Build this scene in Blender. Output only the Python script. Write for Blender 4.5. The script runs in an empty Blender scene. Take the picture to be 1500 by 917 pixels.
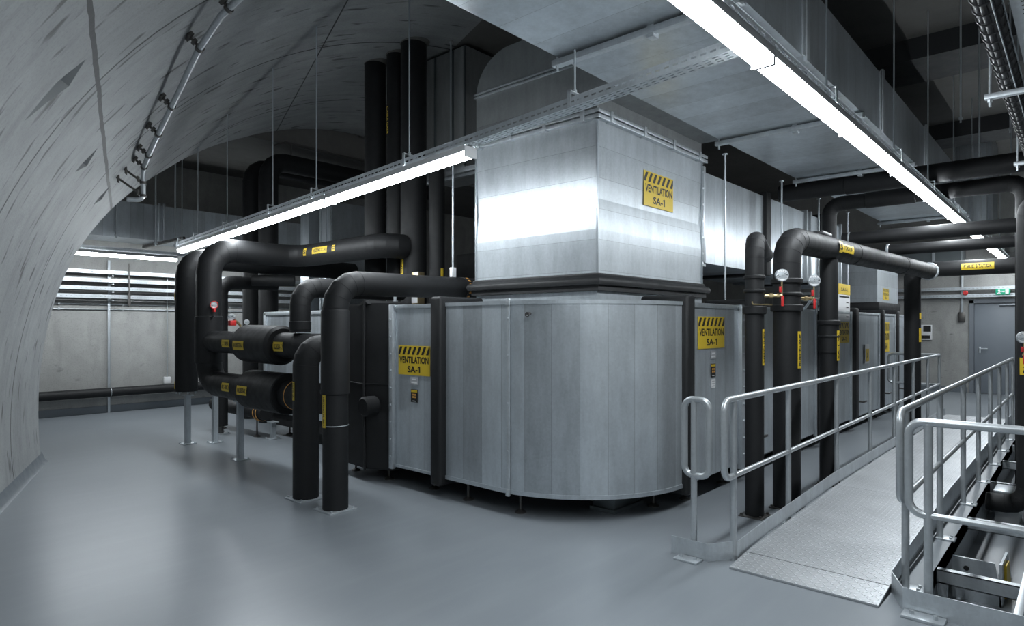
import bpy, bmesh, math, random
from mathutils import Vector, Matrix

random.seed(7)
SC = bpy.context.scene
COL = SC.collection
V = Vector
PI = math.pi

# ------------------------------------------------------------------ materials
def new_mat(name):
    m = bpy.data.materials.new(name)
    m.use_nodes = True
    nt = m.node_tree
    return m, nt, nt.nodes['Principled BSDF']

def nd(nt, kind, **kw):
    n = nt.nodes.new(kind)
    for k, v in kw.items():
        if k.startswith('i_'):
            n.inputs[k[2:].replace('_', ' ')].default_value = v
        else:
            setattr(n, k, v)
    return n

def math_n(nt, op, a, b=None, c=None):
    n = nt.nodes.new('ShaderNodeMath')
    n.operation = op
    for i, x in enumerate((a, b, c)):
        if x is None:
            continue
        if isinstance(x, (int, float)):
            n.inputs[i].default_value = x
        else:
            nt.links.new(x, n.inputs[i])
    return n.outputs[0]

def ramp(nt, src, stops):
    r = nt.nodes.new('ShaderNodeValToRGB')
    while len(r.color_ramp.elements) < len(stops):
        r.color_ramp.elements.new(0.5)
    for e, (p, c) in zip(r.color_ramp.elements, stops):
        e.position = p
        e.color = (c, c, c, 1) if isinstance(c, (int, float)) else (*c, 1)
    nt.links.new(src, r.inputs[0])
    return r.outputs[0]

def noise(nt, vec, scale, detail=3, rough=.55):
    n = nt.nodes.new('ShaderNodeTexNoise')
    n.inputs['Scale'].default_value = scale
    n.inputs['Detail'].default_value = detail
    n.inputs['Roughness'].default_value = rough
    if vec is not None:
        nt.links.new(vec, n.inputs['Vector'])
    return n.outputs[0]

def mapping(nt, vec, scale=(1, 1, 1), rot=(0, 0, 0), loc=(0, 0, 0)):
    m = nt.nodes.new('ShaderNodeMapping')
    m.inputs['Scale'].default_value = scale
    m.inputs['Rotation'].default_value = rot
    m.inputs['Location'].default_value = loc
    nt.links.new(vec, m.inputs['Vector'])
    return m.outputs[0]

def mixc(nt, fac, a, b, mode='MIX'):
    n = nt.nodes.new('ShaderNodeMix')
    n.data_type = 'RGBA'
    n.blend_type = mode
    for s, x in ((n.inputs[0], fac), (n.inputs[6], a), (n.inputs[7], b)):
        if isinstance(x, (int, float)):
            s.default_value = x
        elif isinstance(x, tuple):
            s.default_value = (*x, 1)
        else:
            nt.links.new(x, s)
    return n.outputs[2]

def bump(nt, bs, h, strength=.3, dist=.01):
    b = nt.nodes.new('ShaderNodeBump')
    b.inputs['Strength'].default_value = strength
    b.inputs['Distance'].default_value = dist
    nt.links.new(h, b.inputs['Height'])
    nt.links.new(b.outputs[0], bs.inputs['Normal'])

def plain(name, col, rough=.5, metal=0., spec=.5, var=.0, vscale=8):
    m, nt, bs = new_mat(name)
    bs.inputs['Base Color'].default_value = (*col, 1)
    bs.inputs['Roughness'].default_value = rough
    bs.inputs['Metallic'].default_value = metal
    bs.inputs['Specular IOR Level'].default_value = spec
    if var:
        tc = nt.nodes.new('ShaderNodeTexCoord')
        f = noise(nt, tc.outputs['Object'], vscale, 4)
        c = mixc(nt, f, tuple(x * (1 - var) for x in col), tuple(min(1, x * (1 + var)) for x in col))
        nt.links.new(c, bs.inputs['Base Color'])
        nt.links.new(ramp(nt, f, [(.3, max(0, rough - .08)), (.7, min(1, rough + .08))]), bs.inputs['Roughness'])
    return m

def galvanised(name, axis=None, width=.2, col=(.52, .565, .60), rough=.335, metal=.66, spread=.13):
    """spangled zinc sheet, made of strips across one axis (0,1,2 object axes, 'uv' the u of the UV map)"""
    m, nt, bs = new_mat(name)
    tc = nt.nodes.new('ShaderNodeTexCoord')
    vec = tc.outputs['Object']
    n1 = noise(nt, vec, 3.1, 3)
    vo = nt.nodes.new('ShaderNodeTexVoronoi')
    vo.inputs['Scale'].default_value = 60
    nt.links.new(vec, vo.inputs['Vector'])
    sp = nt.nodes.new('ShaderNodeSeparateColor')
    nt.links.new(vo.outputs['Color'], sp.inputs[0])
    spang = sp.outputs[0]
    smear = noise(nt, mapping(nt, vec, (6, 6, 1.3)), 1.5, 5, .65)
    val = math_n(nt, 'MULTIPLY_ADD', n1, .24, .88)
    val = math_n(nt, 'MULTIPLY_ADD', math_n(nt, 'SUBTRACT', spang, .5), .07, val)
    val = math_n(nt, 'MULTIPLY_ADD', math_n(nt, 'SUBTRACT', smear, .5), .58, val)
    rg = math_n(nt, 'MULTIPLY_ADD', n1, .03, rough - .015)
    rg = math_n(nt, 'MULTIPLY_ADD', math_n(nt, 'SUBTRACT', spang, .5), .004, rg)
    if axis is not None:
        sx = nt.nodes.new('ShaderNodeSeparateXYZ')
        nt.links.new(tc.outputs['UV'] if axis == 'uv' else vec, sx.inputs[0])
        s = sx.outputs[0 if axis == 'uv' else axis]
        cell = math_n(nt, 'FLOOR', math_n(nt, 'DIVIDE', s, width))
        wn = nt.nodes.new('ShaderNodeTexWhiteNoise')
        wn.noise_dimensions = '1D'
        nt.links.new(math_n(nt, 'ADD', cell, 3.7), wn.inputs['W'])
        w = wn.outputs['Value']
        val = math_n(nt, 'MULTIPLY_ADD', math_n(nt, 'SUBTRACT', w, .5), spread * 2, val)
        rg = math_n(nt, 'MULTIPLY_ADD', math_n(nt, 'SUBTRACT', w, .5), .03, rg)
        fr = math_n(nt, 'FRACT', math_n(nt, 'DIVIDE', s, width))
        edge = math_n(nt, 'LESS_THAN', fr, .004 / width)
        val = math_n(nt, 'MULTIPLY', val, math_n(nt, 'SUBTRACT', 1., math_n(nt, 'MULTIPLY', edge, .35)))
    cc = nt.nodes.new('ShaderNodeCombineColor')
    for i in range(3):
        nt.links.new(math_n(nt, 'MULTIPLY', val, col[i]), cc.inputs[i])
    nt.links.new(cc.outputs[0], bs.inputs['Base Color'])
    nt.links.new(rg, bs.inputs['Roughness'])
    bs.inputs['Metallic'].default_value = metal
    return m

def concrete(name, uv=False, base=(.33, .345, .35), joints=False, stripes=None, light=1.):
    m, nt, bs = new_mat(name)
    tc = nt.nodes.new('ShaderNodeTexCoord')
    vec = tc.outputs['UV'] if uv else tc.outputs['Object']
    big = noise(nt, vec, .7, 5, .6)
    mid = noise(nt, vec, 4.5, 5, .6)
    fine = noise(nt, vec, 45, 3)
    sc = (.55, 3.6, 1) if uv else (2.2, 2.2, .45)
    streak = noise(nt, mapping(nt, vec, sc, (0, 0, .12 if uv else 0)), 1.6, 6, .62)
    spots = noise(nt, mapping(nt, vec, (1.3, 5.5, 1) if uv else (2.5, 2.5, 5), (0, 0, .3 if uv else 0)), 1.9, 2, .4)
    c = ramp(nt, big, [(.3, tuple(x * .84 * light for x in base)), (.7, tuple(x * 1.14 * light for x in base))])
    c = mixc(nt, ramp(nt, mid, [(.35, .45), (.65, 0.)]), c, tuple(x * .72 * light for x in base))
    c = mixc(nt, ramp(nt, streak, [(.50, 0.), (.72, .5)] if uv else [(.52, 0.), (.75, .5)]), c, (base[0] * .52 * light, base[1] * .53 * light, base[2] * .53 * light))
    c = mixc(nt, ramp(nt, spots, [(.62, 0.), (.70, .85)] if uv else [(.70, 0.), (.80, .5)]), c, (.07, .072, .072))
    c = mixc(nt, ramp(nt, fine, [(.35, .18), (.5, 0.)]), c, (.12, .12, .12))
    if joints:
        sx = nt.nodes.new('ShaderNodeSeparateXYZ')
        nt.links.new(tc.outputs['UV'], sx.inputs[0])
        a, t = sx.outputs[0], sx.outputs[1]
        wob = math_n(nt, 'MULTIPLY', math_n(nt, 'SUBTRACT', noise(nt, vec, 3.3, 3), .5), .035)
        lines = None
        def add(e, w):
            nonlocal lines
            l = math_n(nt, 'LESS_THAN', math_n(nt, 'ABSOLUTE', math_n(nt, 'ADD', e, wob) if w > .013 else e), w)
            lines = l if lines is None else math_n(nt, 'MAXIMUM', lines, l)
        for tt in (5.42, 7.72, 10.02, 3.1, .8, -1.5):
            add(math_n(nt, 'SUBTRACT', t, tt), .0129)
        add(math_n(nt, 'SUBTRACT', math_n(nt, 'MULTIPLY_ADD', t, .0868, a), 3.407), .022)
        add(math_n(nt, 'SUBTRACT', a, 5.53), .009)
        c = mixc(nt, math_n(nt, 'MULTIPLY', lines, .93), c, (.035, .037, .038))
    nt.links.new(c, bs.inputs['Base Color'])
    bs.inputs['Roughness'].default_value = .62
    bs.inputs['Specular IOR Level'].default_value = .38
    h = math_n(nt, 'ADD', math_n(nt, 'MULTIPLY', mid, .6), math_n(nt, 'MULTIPLY', fine, .25))
    h = math_n(nt, 'ADD', h, math_n(nt, 'MULTIPLY', streak, .8))
    bump(nt, bs, h, .35, .02)
    return m

def floor_paint():
    m, nt, bs = new_mat('grey_epoxy')
    tc = nt.nodes.new('ShaderNodeTexCoord')
    vec = tc.outputs['Object']
    big = noise(nt, vec, .8, 4)
    fine = noise(nt, vec, 130, 2)
    med = noise(nt, vec, 34, 3)
    c = ramp(nt, big, [(.3, (.195, .218, .240)), (.7, (.225, .248, .270))])
    scuff = noise(nt, mapping(nt, vec, (.8, 6, 1), (0, 0, .5)), 1.2, 5, .6)
    c = mixc(nt, ramp(nt, scuff, [(.45, 0.), (.85, .35)]), c, (.27, .295, .32))
    nt.links.new(c, bs.inputs['Base Color'])
    nt.links.new(ramp(nt, big, [(.3, .295), (.75, .33)]), bs.inputs['Roughness'])
    bs.inputs['Specular IOR Level'].default_value = .55
    h = math_n(nt, 'ADD', fine, math_n(nt, 'MULTIPLY', med, 1.4))
    bump(nt, bs, med, .03, .004)
    return m

def checker_plate():
    m, nt, bs = new_mat('tread_plate')
    tc = nt.nodes.new('ShaderNodeTexCoord')
    sx = nt.nodes.new('ShaderNodeSeparateXYZ')
    nt.links.new(tc.outputs['Object'], sx.inputs[0])
    pitch = .036
    px = math_n(nt, 'DIVIDE', sx.outputs[0], pitch)
    py = math_n(nt, 'DIVIDE', sx.outputs[1], pitch)
    par = math_n(nt, 'MODULO', math_n(nt, 'ABSOLUTE', math_n(nt, 'ADD', math_n(nt, 'FLOOR', px), math_n(nt, 'FLOOR', py))), 2.)
    fx = math_n(nt, 'SUBTRACT', math_n(nt, 'FRACT', px), .5)
    fy = math_n(nt, 'SUBTRACT', math_n(nt, 'FRACT', py), .5)
    sgn = math_n(nt, 'MULTIPLY_ADD', par, 2., -1.)
    fy2 = math_n(nt, 'MULTIPLY', fy, sgn)
    a = math_n(nt, 'ADD', fx, fy2)
    b = math_n(nt, 'SUBTRACT', fx, fy2)
    e = math_n(nt, 'ADD', math_n(nt, 'POWER', math_n(nt, 'ABSOLUTE', math_n(nt, 'DIVIDE', a, .72)), 2.),
               math_n(nt, 'POWER', math_n(nt, 'ABSOLUTE', math_n(nt, 'DIVIDE', b, .24)), 2.))
    h = ramp(nt, e, [(.35, 1.), (1., 0.)])
    n1 = noise(nt, tc.outputs['Object'], 2.5, 5)
    c = ramp(nt, n1, [(.3, (.42, .44, .46)), (.7, (.54, .56, .58))])
    c = mixc(nt, math_n(nt, 'MULTIPLY', h, .55), c, (.80, .82, .84))
    nt.links.new(c, bs.inputs['Base Color'])
    bs.inputs['Metallic'].default_value = .75
    bs.inputs['Roughness'].default_value = .42
    bump(nt, bs, h, 1., .006)
    return m

def glow(name, col, strength):
    m, nt, bs = new_mat(name)
    bs.inputs['Base Color'].default_value = (.9, .9, .9, 1)
    bs.inputs['Emission Color'].default_value = (*col, 1)
    bs.inputs['Emission Strength'].default_value = strength
    m.cycles.emission_sampling = 'FRONT'
    return m

MT = dict(
    steel=galvanised('zinc_sheet'),
    steel_x=galvanised('zinc_strips_x', 0, .21),
    steel_y=galvanised('zinc_strips_y', 1, .21),
    steel_z=galvanised('zinc_strips_z', 2, .27, col=(.45, .49, .52), rough=.345, metal=.34, spread=.09),
    steel_uv=galvanised('zinc_strips_round', 'uv', .232, rough=.33, spread=.2),
    steel_duct=galvanised('zinc_duct_strips', 0, .36, rough=.33, spread=.1),
    steel_grey=galvanised('zinc_grey', col=(.46, .48, .485), rough=.45, metal=.6),
    steel_dull=galvanised('zinc_dull', 2, .9, col=(.33, .345, .35), rough=.5, metal=.8),
    rail=galvanised('zinc_tube', col=(.50, .53, .55), rough=.34),
    strut=galvanised('zinc_strut', col=(.56, .60, .63), rough=.4),
    dark_steel=plain('dark_zinc', (.20, .225, .235), .45, .8, var=.12),
    black=plain('black_rubber_foam', (.0105, .0110, .0120), .6, 0, .34, var=.2, vscale=14),
    black_matt=plain('black_sleeve', (.012, .0125, .0135), .62, 0, .35, var=.15),
    gasket=plain('black_fabric_seal', (.014, .0145, .0155), .55, 0, .4, var=.15),
    yellow=plain('yellow_film', (.66, .47, .035), .42, 0, .45, var=.05),
    ink=plain('black_ink', (.012, .012, .012), .5),
    white=plain('white_film', (.72, .73, .74), .45),
    grey_film=plain('grey_film', (.42, .43, .45), .5),
    orange=plain('orange_ink', (.72, .36, .09), .5),
    red=plain('red_plastic', (.55, .03, .03), .35),
    brass=plain('brass_fitting', (.55, .44, .25), .35, .9),
    iron=plain('dark_iron', (.12, .115, .11), .45, .8, var=.2),
    green=plain('green_film', (.02, .36, .20), .4),
    glass_dial=plain('dial_face', (.78, .79, .80), .2),
    door=plain('grey_door_paint', (.20, .225, .255), .45, 0, .45, var=.05),
    door_frame=plain('grey_frame_paint', (.17, .19, .215), .45),
    base_grey=plain('grey_skirting', (.145, .165, .185), .35, 0, .5, var=.08),
    lamp_body=plain('lamp_housing', (.62, .63, .64), .4),
    lens=glow('lamp_lens', (.90, .96, 1.), 24.),
    sleeve_conc=plain('rough_mortar', (.16, .155, .145), .9, var=.35, vscale=25),
    conc_vault=concrete('vault_concrete', uv=True, joints=True),
    conc=concrete('wall_concrete', base=(.36, .362, .35)),
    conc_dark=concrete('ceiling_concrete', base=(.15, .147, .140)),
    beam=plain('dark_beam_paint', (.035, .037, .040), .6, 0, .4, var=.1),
    floor=floor_paint(),
    tread=checker_plate(),
    cable=plain('black_cable', (.02, .02, .022), .4),
)

# ------------------------------------------------------------------ mesh builder
LOC = {}

class MB:
    def __init__(self):
        self.bm = bmesh.new()
        self.uv = None

    def face(self, pts, smooth=False):
        f = self.bm.faces.new([self.bm.verts.new(V(p)) for p in pts])
        f.smooth = smooth
        return f

    def quadmesh(self, vs, fs):
        b = [self.bm.verts.new(V(p)) for p in vs]
        for f in fs:
            try:
                self.bm.faces.new([b[i] for i in f])
            except ValueError:
                pass
        return self

    def box(self, x0, x1, y0, y1, z0, z1, bev=0., rot=0., seg=2):
        c = V(((x0 + x1) / 2, (y0 + y1) / 2, (z0 + z1) / 2))
        mat = Matrix.Translation(c) @ Matrix.Rotation(rot, 4, 'Z') @ Matrix.Diagonal((abs(x1 - x0), abs(y1 - y0), abs(z1 - z0), 1))
        r = bmesh.ops.create_cube(self.bm, size=1, matrix=mat)
        if bev:
            es = list({e for v in r['verts'] for e in v.link_edges})
            bmesh.ops.bevel(self.bm, geom=es, offset=bev, segments=seg, affect='EDGES', profile=.5)
        return self

    def obox(self, c, ax, ay, az, sx, sy, sz, bev=0.):
        """box with its own axes"""
        ax, ay, az = V(ax).normalized(), V(ay).normalized(), V(az).normalized()
        m = Matrix(((ax.x * sx, ay.x * sy, az.x * sz, c[0]), (ax.y * sx, ay.y * sy, az.y * sz, c[1]),
                    (ax.z * sx, ay.z * sy, az.z * sz, c[2]), (0, 0, 0, 1)))
        r = bmesh.ops.create_cube(self.bm, size=1, matrix=m)
        if bev:
            es = list({e for v in r['verts'] for e in v.link_edges})
            bmesh.ops.bevel(self.bm, geom=es, offset=bev, segments=2, affect='EDGES', profile=.5)
        return self

    def prism(self, poly, z0, z1, to=lambda a, b, h: (a, b, h)):
        """polygon (a,b) extruded from z0 to z1; `to` maps (a,b,h) to the room"""
        n = len(poly)
        lo = [self.bm.verts.new(V(to(a, b, z0))) for a, b in poly]
        hi = [self.bm.verts.new(V(to(a, b, z1))) for a, b in poly]
        self.bm.faces.new(lo[::-1])
        self.bm.faces.new(hi)
        for i in range(n):
            j = (i + 1) % n
            self.bm.faces.new((lo[i], lo[j], hi[j], hi[i]))
        return self

    def tube(self, path, r, seg=24, caps=True):
        path = [V(p) for p in path]
        n = len(path)
        rs = r if isinstance(r, (list, tuple)) else [r] * n
        tans = []
        for i in range(n):
            a = (path[i] - path[i - 1]).normalized() if i else None
            b = (path[i + 1] - path[i]).normalized() if i < n - 1 else None
            t = a + b if a is not None and b is not None else (a if a is not None else b)
            tans.append(t.normalized())
        ref = V((0, 0, 1)) if abs(tans[0].z) < .9 else V((1, 0, 0))
        nx = (ref - tans[0] * ref.dot(tans[0])).normalized()
        rings = []
        for i in range(n):
            if i:
                q = tans[i - 1].rotation_difference(tans[i])
                nx = (q @ nx)
                nx = (nx - tans[i] * nx.dot(tans[i])).normalized()
            ny = tans[i].cross(nx)
            k = 1.
            if 0 < i < n - 1:
                cs = (path[i] - path[i - 1]).normalized().dot(tans[i])
                k = 1 / max(cs, .5)
            ring = []
            # stretch along the mitre plane
            bis = None
            if k > 1.0005:
                d = (path[i + 1] - path[i]).normalized() - (path[i] - path[i - 1]).normalized()
                if d.length > 1e-6:
                    bis = d.normalized()
            for j in range(seg):
                a = 2 * PI * j / seg
                o = (nx * math.cos(a) + ny * math.sin(a)) * rs[i]
                if bis is not None:
                    o += bis * (o.dot(bis) * (k - 1))
                ring.append(self.bm.verts.new(path[i] + o))
            rings.append(ring)
        for i in range(n - 1):
            for j in range(seg):
                k = (j + 1) % seg
                f = self.bm.faces.new((rings[i][j], rings[i][k], rings[i + 1][k], rings[i + 1][j]))
                f.smooth = True
        if caps:
            self.bm.faces.new(rings[0][::-1])
            self.bm.faces.new(rings[-1])
        return self

    def cyl(self, p, q, r, seg=24, ch=0.):
        p, q = V(p), V(q)
        if ch:
            d = (q - p).normalized() * ch
            return self.tube([p, p + d, q - d, q], [r - ch, r, r, r - ch], seg)
        return self.tube([p, q], r, seg)

    def ring(self, c, axis, r, wire=.002, seg=28):
        """thin seam bead around a round pipe"""
        a = V(axis).normalized() * wire
        c = V(c)
        return self.tube([c - a * 1.5, c - a * .5, c + a * .5, c + a * 1.5], [r - .001, r + wire, r + wire, r - .001], seg)

    def sphere(self, c, r, sx=1, sy=1, sz=1, u=16, v=10):
        m = Matrix.Translation(V(c)) @ Matrix.Diagonal((sx, sy, sz, 1))
        bmesh.ops.create_uvsphere(self.bm, u_segments=u, v_segments=v, radius=r, matrix=m)
        return self

    def perforated(self, o, dl, dw, length, width, rows, pitch, slot, slot_w, thick=.0015):
        """sheet strip with real slots, `rows` lists slot centre lines across the width"""
        o, dl, dw = V(o), V(dl).normalized(), V(dw).normalized()
        ws = [0.]
        holes = []
        for rw in rows:
            ws += [rw - slot_w / 2, rw + slot_w / 2]
            holes.append(len(ws) - 2)
        ws.append(width)
        n = max(1, int(length / pitch))
        ls = [0.]
        for i in range(n):
            a = (i + .5) * pitch
            ls += [a - slot / 2, a + slot / 2]
        ls.append(length)
        g = [[None] * len(ws) for _ in ls]
        for i, l in enumerate(ls):
            for j, w in enumerate(ws):
                g[i][j] = self.bm.verts.new(o + dl * l + dw * w)
        for i in range(len(ls) - 1):
            for j in range(len(ws) - 1):
                if i % 2 == 1 and j in holes:
                    continue
                self.bm.faces.new((g[i][j], g[i + 1][j], g[i + 1][j + 1], g[i][j + 1]))
        return self

    def build(self, name, mat, parent=None, loc=None, smooth=None, kind=None, normals=True, crease=40):
        if normals:
            bmesh.ops.recalc_face_normals(self.bm, faces=self.bm.faces)
        me = bpy.data.meshes.new(name)
        if parent is not None:
            base = LOC[parent.name]
        elif loc is not None:
            base = V(loc)
        else:
            xs = [v.co for v in self.bm.verts]
            base = V(((min(c.x for c in xs) + max(c.x for c in xs)) / 2, (min(c.y for c in xs) + max(c.y for c in xs)) / 2,
                      min(c.z for c in xs)))
        bmesh.ops.translate(self.bm, verts=self.bm.verts, vec=-base)
        if smooth is not None:
            for f in self.bm.faces:
                f.smooth = True
        self.bm.to_mesh(me)
        self.bm.free()
        me.set_sharp_from_angle(angle=math.radians(smooth if smooth is not None else crease))
        me.materials.append(MT[mat] if isinstance(mat, str) else mat)
        o = bpy.data.objects.new(name, me)
        COL.objects.link(o)
        if parent is None:
            o.location = base
        else:
            o.parent = parent
        LOC[o.name] = base
        if kind:
            o['kind'] = kind
        return o

def tag(o, label, cat, group=None):
    o['label'] = label
    o['category'] = cat
    if group:
        o['group'] = group
    return o

def thing(name, label, cat, loc, group=None):
    o = bpy.data.objects.new(name, None)
    o.empty_display_size = .1
    COL.objects.link(o)
    o.location = loc
    LOC[o.name] = V(loc)
    return tag(o, label, cat, group)

ORD = ['first', 'second', 'third', 'fourth', 'fifth', 'sixth', 'seventh', 'eighth', 'ninth', 'tenth', 'eleventh', 'twelfth']

# ------------------------------------------------------------------ lettering
_TX = {}
def glyphs(s):
    if s not in _TX:
        cu = bpy.data.curves.new('lettering', 'FONT')
        cu.body = s
        cu.size = 1
        cu.offset = .030
        cu.resolution_u = 3
        ob = bpy.data.objects.new('lettering', cu)
        COL.objects.link(ob)
        bpy.context.view_layer.update()
        me = bpy.data.meshes.new_from_object(ob.evaluated_get(bpy.context.evaluated_depsgraph_get()))
        vs = [(v.co.x, v.co.y) for v in me.vertices]
        fs = [tuple(p.vertices) for p in me.polygons]
        bpy.data.objects.remove(ob)
        bpy.data.curves.remove(cu)
        bpy.data.meshes.remove(me)
        x0, x1 = min(v[0] for v in vs), max(v[0] for v in vs)
        y0, y1 = min(v[1] for v in vs), max(v[1] for v in vs)
        _TX[s] = ([((a - x0) / (x1 - x0) - .5, (b - y0) / (y1 - y0) - .5) for a, b in vs], fs)
    return _TX[s]

def text(mb, s, c, xd, yd, w, h):
    vs, fs = glyphs(s)
    c, xd, yd = V(c), V(xd), V(yd)
    mb.quadmesh([c + xd * (a * w) + yd * (b * h) for a, b in vs], fs)

def warning_sign(parent, c, xd, w, h, name='warning_sign', lines=('VENTILATION', 'SA-1'), th=.004, spread=(.92, .40)):
    """yellow plate, diagonal black bars along the top, two lines of black capitals"""
    xd, up = V(xd), V((0, 0, 1))
    n = xd.cross(up)
    c = V(c)
    m = MB()
    m.obox(c + n * th / 2, xd, up, n, w, h, th)
    pl = m.build(name, 'yellow', parent)
    LOC[pl.name] = LOC[parent.name]
    f = c + n * (th + .0012)
    m = MB()
    y0, y1 = h * .20, h * .465
    k, bw, sl = 7, w / 13.6, w * .085
    for i in range(k):
        xb = -w / 2 + w * (i - .02) / (k - .35)
        poly = [(xb - sl * .2, y0), (xb + bw - sl * .2, y0), (xb + bw + sl * .8, y1), (xb + sl * .8, y1)]
        # clip at the plate edges
        lim0, lim1 = -w / 2 + .004, w / 2 - .004
        def clip(poly, lim, keep):
            out = []
            for a, b in zip(poly, poly[1:] + poly[:1]):
                ia, ib = keep(a[0], lim), keep(b[0], lim)
                if ia:
                    out.append(a)
                if ia != ib:
                    t = (lim - a[0]) / (b[0] - a[0])
                    out.append((lim, a[1] + t * (b[1] - a[1])))
            return out
        poly = clip(poly, lim0, lambda x, l: x >= l)
        if poly:
            poly = clip(poly, lim1, lambda x, l: x <= l)
        if len(poly) > 2:
            m.face([f + xd * a + up * b for a, b in poly])
    m.build('stripes', 'ink', pl, normals=False)
    m = MB()
    text(m, lines[0], f + up * h * .015, xd, up, w * spread[0], h * .235)
    text(m, lines[1], f - up * h * .30, xd, up, w * spread[1], h * .215)
    if lines[1].endswith('1'):      # flag of the numeral one
        r, y1 = w * spread[1] / 2, -h * .30 + h * .1075
        m.face([f + xd * (r - w * .075) + up * (y1 - h * .075), f + xd * (r - w * .030) + up * (y1 - h * .035),
                f + xd * (r - w * .030) + up * y1, f + xd * (r - w * .075) + up * (y1 - h * .042)])
    m.build('lettering', 'ink', pl, normals=False)
    return pl

def small_plates(parent, c, xd, extra=False):
    """little grey type plate and the black and yellow tag under a sign"""
    xd, up = V(xd), V((0, 0, 1))
    n = xd.cross(up)
    c = V(c)
    m = MB()
    m.obox(c + n * .002, xd, up, n, .115, .075, .003)
    a = m.build('type_plate', 'grey_film', parent)
    m = MB()
    for i, (yy, ww) in enumerate(((.014, .06), (-.016, .085))):
        m.obox(c + n * .004 + up * yy, xd, up, n, ww, .014, .001)
    m.build('print_bar', 'white', a)
    d = c - up * .145
    m = MB()
    m.obox(d + n * .002, xd, up, n, .10, .125, .003)
    b = m.build('warning_tag', 'ink', parent)
    m = MB()
    m.obox(d + n * .004 + up * .046, xd, up, n, .09, .022, .001)
    m.build('yellow_bar', 'yellow', b)
    m = MB()
    for sx in (-.016, .016):
        for sy in (-.012, .012):
            m.obox(d + n * .004 + xd * sx + up * sy, xd, up, n, .022, .017, .001)
    m.build('pictogram', 'orange', b)
    m = MB()
    m.obox(d + n * .004 - up * .05, xd, up, n, .05, .006, .001)
    m.build('print_bar', 'white', b)
    if extra:
        e = d - up * .125
        m = MB()
        m.obox(e + n * .002, xd, up, n, .085, .085, .003)
        a2 = m.build('type_plate', 'white', parent)
        m = MB()
        for i in range(3):
            m.obox(e + n * .004 + up * (.022 - i * .022), xd, up, n, .055, .007, .001)
        m.build('print_bar', 'grey_film', a2)

# ------------------------------------------------------------------ pipes
def fillet(pts, rad, n=4):
    """polyline with each inner corner rounded by n straight gores"""
    pts = [V(p) for p in pts]
    out = [pts[0]]
    for i in range(1, len(pts) - 1):
        a, b, c = pts[i - 1], pts[i], pts[i + 1]
        da, dc = (a - b).normalized(), (c - b).normalized()
        ang = da.angle(dc)
        half = (PI - ang) / 2
        if half < .02:
            out.append(b)
            continue
        r = rad
        d = r * math.tan(half)
        d = min(d, (a - b).length * .49 if i > 1 else (a - b).length * .95, (c - b).length * .49 if i < len(pts) - 2 else (c - b).length * .95)
        r = d / math.tan(half)
        p0, p1 = b + da * d, b + dc * d
        cen = b + (da + dc).normalized() * (r / math.cos(half))
        v0, v1 = p0 - cen, p1 - cen
        q = v0.rotation_difference(v1)
        for k in range(n + 1):
            out.append(cen + (Matrix.Identity(3).to_quaternion().slerp(q, k / n) @ v0))
    out.append(pts[-1])
    return out

def run(parent, pts, r, bend=None, gores=4, mat='black', name='insulation', seams=True, seg=28):
    bend = bend if bend is not None else r * 2.0
    path = fillet(pts, bend, gores)
    m = MB()
    m.tube(path, r, seg)
    if seams:
        for i in range(1, len(path) - 1):
            m.ring(path[i], ((path[i + 1] - path[i]).normalized() + (path[i] - path[i - 1]).normalized()), r + .0006, .0012, seg)
    return m.build(name, mat, parent, crease=20)

def collar(parent, p, axis, r, ln, mat='black', name='collar', ch=.008):
    a = V(axis).normalized() * ln / 2
    p = V(p)
    return MB().cyl(p - a, p + a, r, 28, ch).build(name, mat, parent)

def base_plate(parent, x, y, half, mat='strut', z=0.):
    m = MB()
    m.box(x - half, x + half, y - half, y + half, z, z + .012, .002)
    pl = m.build('base_plate', mat, parent)
    for sx in (-1, 1):
        for sy in (-1, 1):
            MB().cyl((x + sx * half * .8, y + sy * half * .8, z + .012), (x + sx * half * .8, y + sy * half * .8, z + .026), .012, 6).build('anchor_bolt', mat, pl)
    return pl

def toward(p, ang=0.):
    """horizontal unit vector at p looking at the viewing place, turned by ang degrees to the viewer's left"""
    d = V((-p[0], -p[1], 0)).normalized()
    return Matrix.Rotation(-math.radians(ang), 3, 'Z') @ d

def pipe_label(parent, c, axis, nrm, r, ln, hh, s, mat='yellow', name='pipe_label', bars=False, ink='ink'):
    """film wrapped on a round pipe: c on the pipe's axis, nrm the radial way it faces, text runs along axis"""
    c, ax = V(c), V(axis).normalized()
    nrm = V(nrm)
    nrm = (nrm - ax * nrm.dot(ax)).normalized()
    tv = nrm.cross(ax)
    def at(a, h, off):
        t = h / r
        return c + ax * a + (nrm * math.cos(t) + tv * math.sin(t)) * (r + off)
    m = MB()
    k = 8
    for off, fl in ((.003, 0),):
        g = [[m.bm.verts.new(at(sx * ln / 2, -hh / 2 + hh * j / k, off)) for j in range(k + 1)] for sx in (-1, 1)]
        for j in range(k):
            f = m.bm.faces.new((g[0][j], g[1][j], g[1][j + 1], g[0][j + 1]))
            f.smooth = True
    pl = m.build(name, mat, parent, normals=False)
    if s:
        m = MB()
        vs, fs = glyphs(s)
        m.quadmesh([at(a * ln * .86, b * hh * .52, .0045) for a, b in vs], fs)
        m.build('lettering', ink, pl, normals=False)
    return pl

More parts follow.
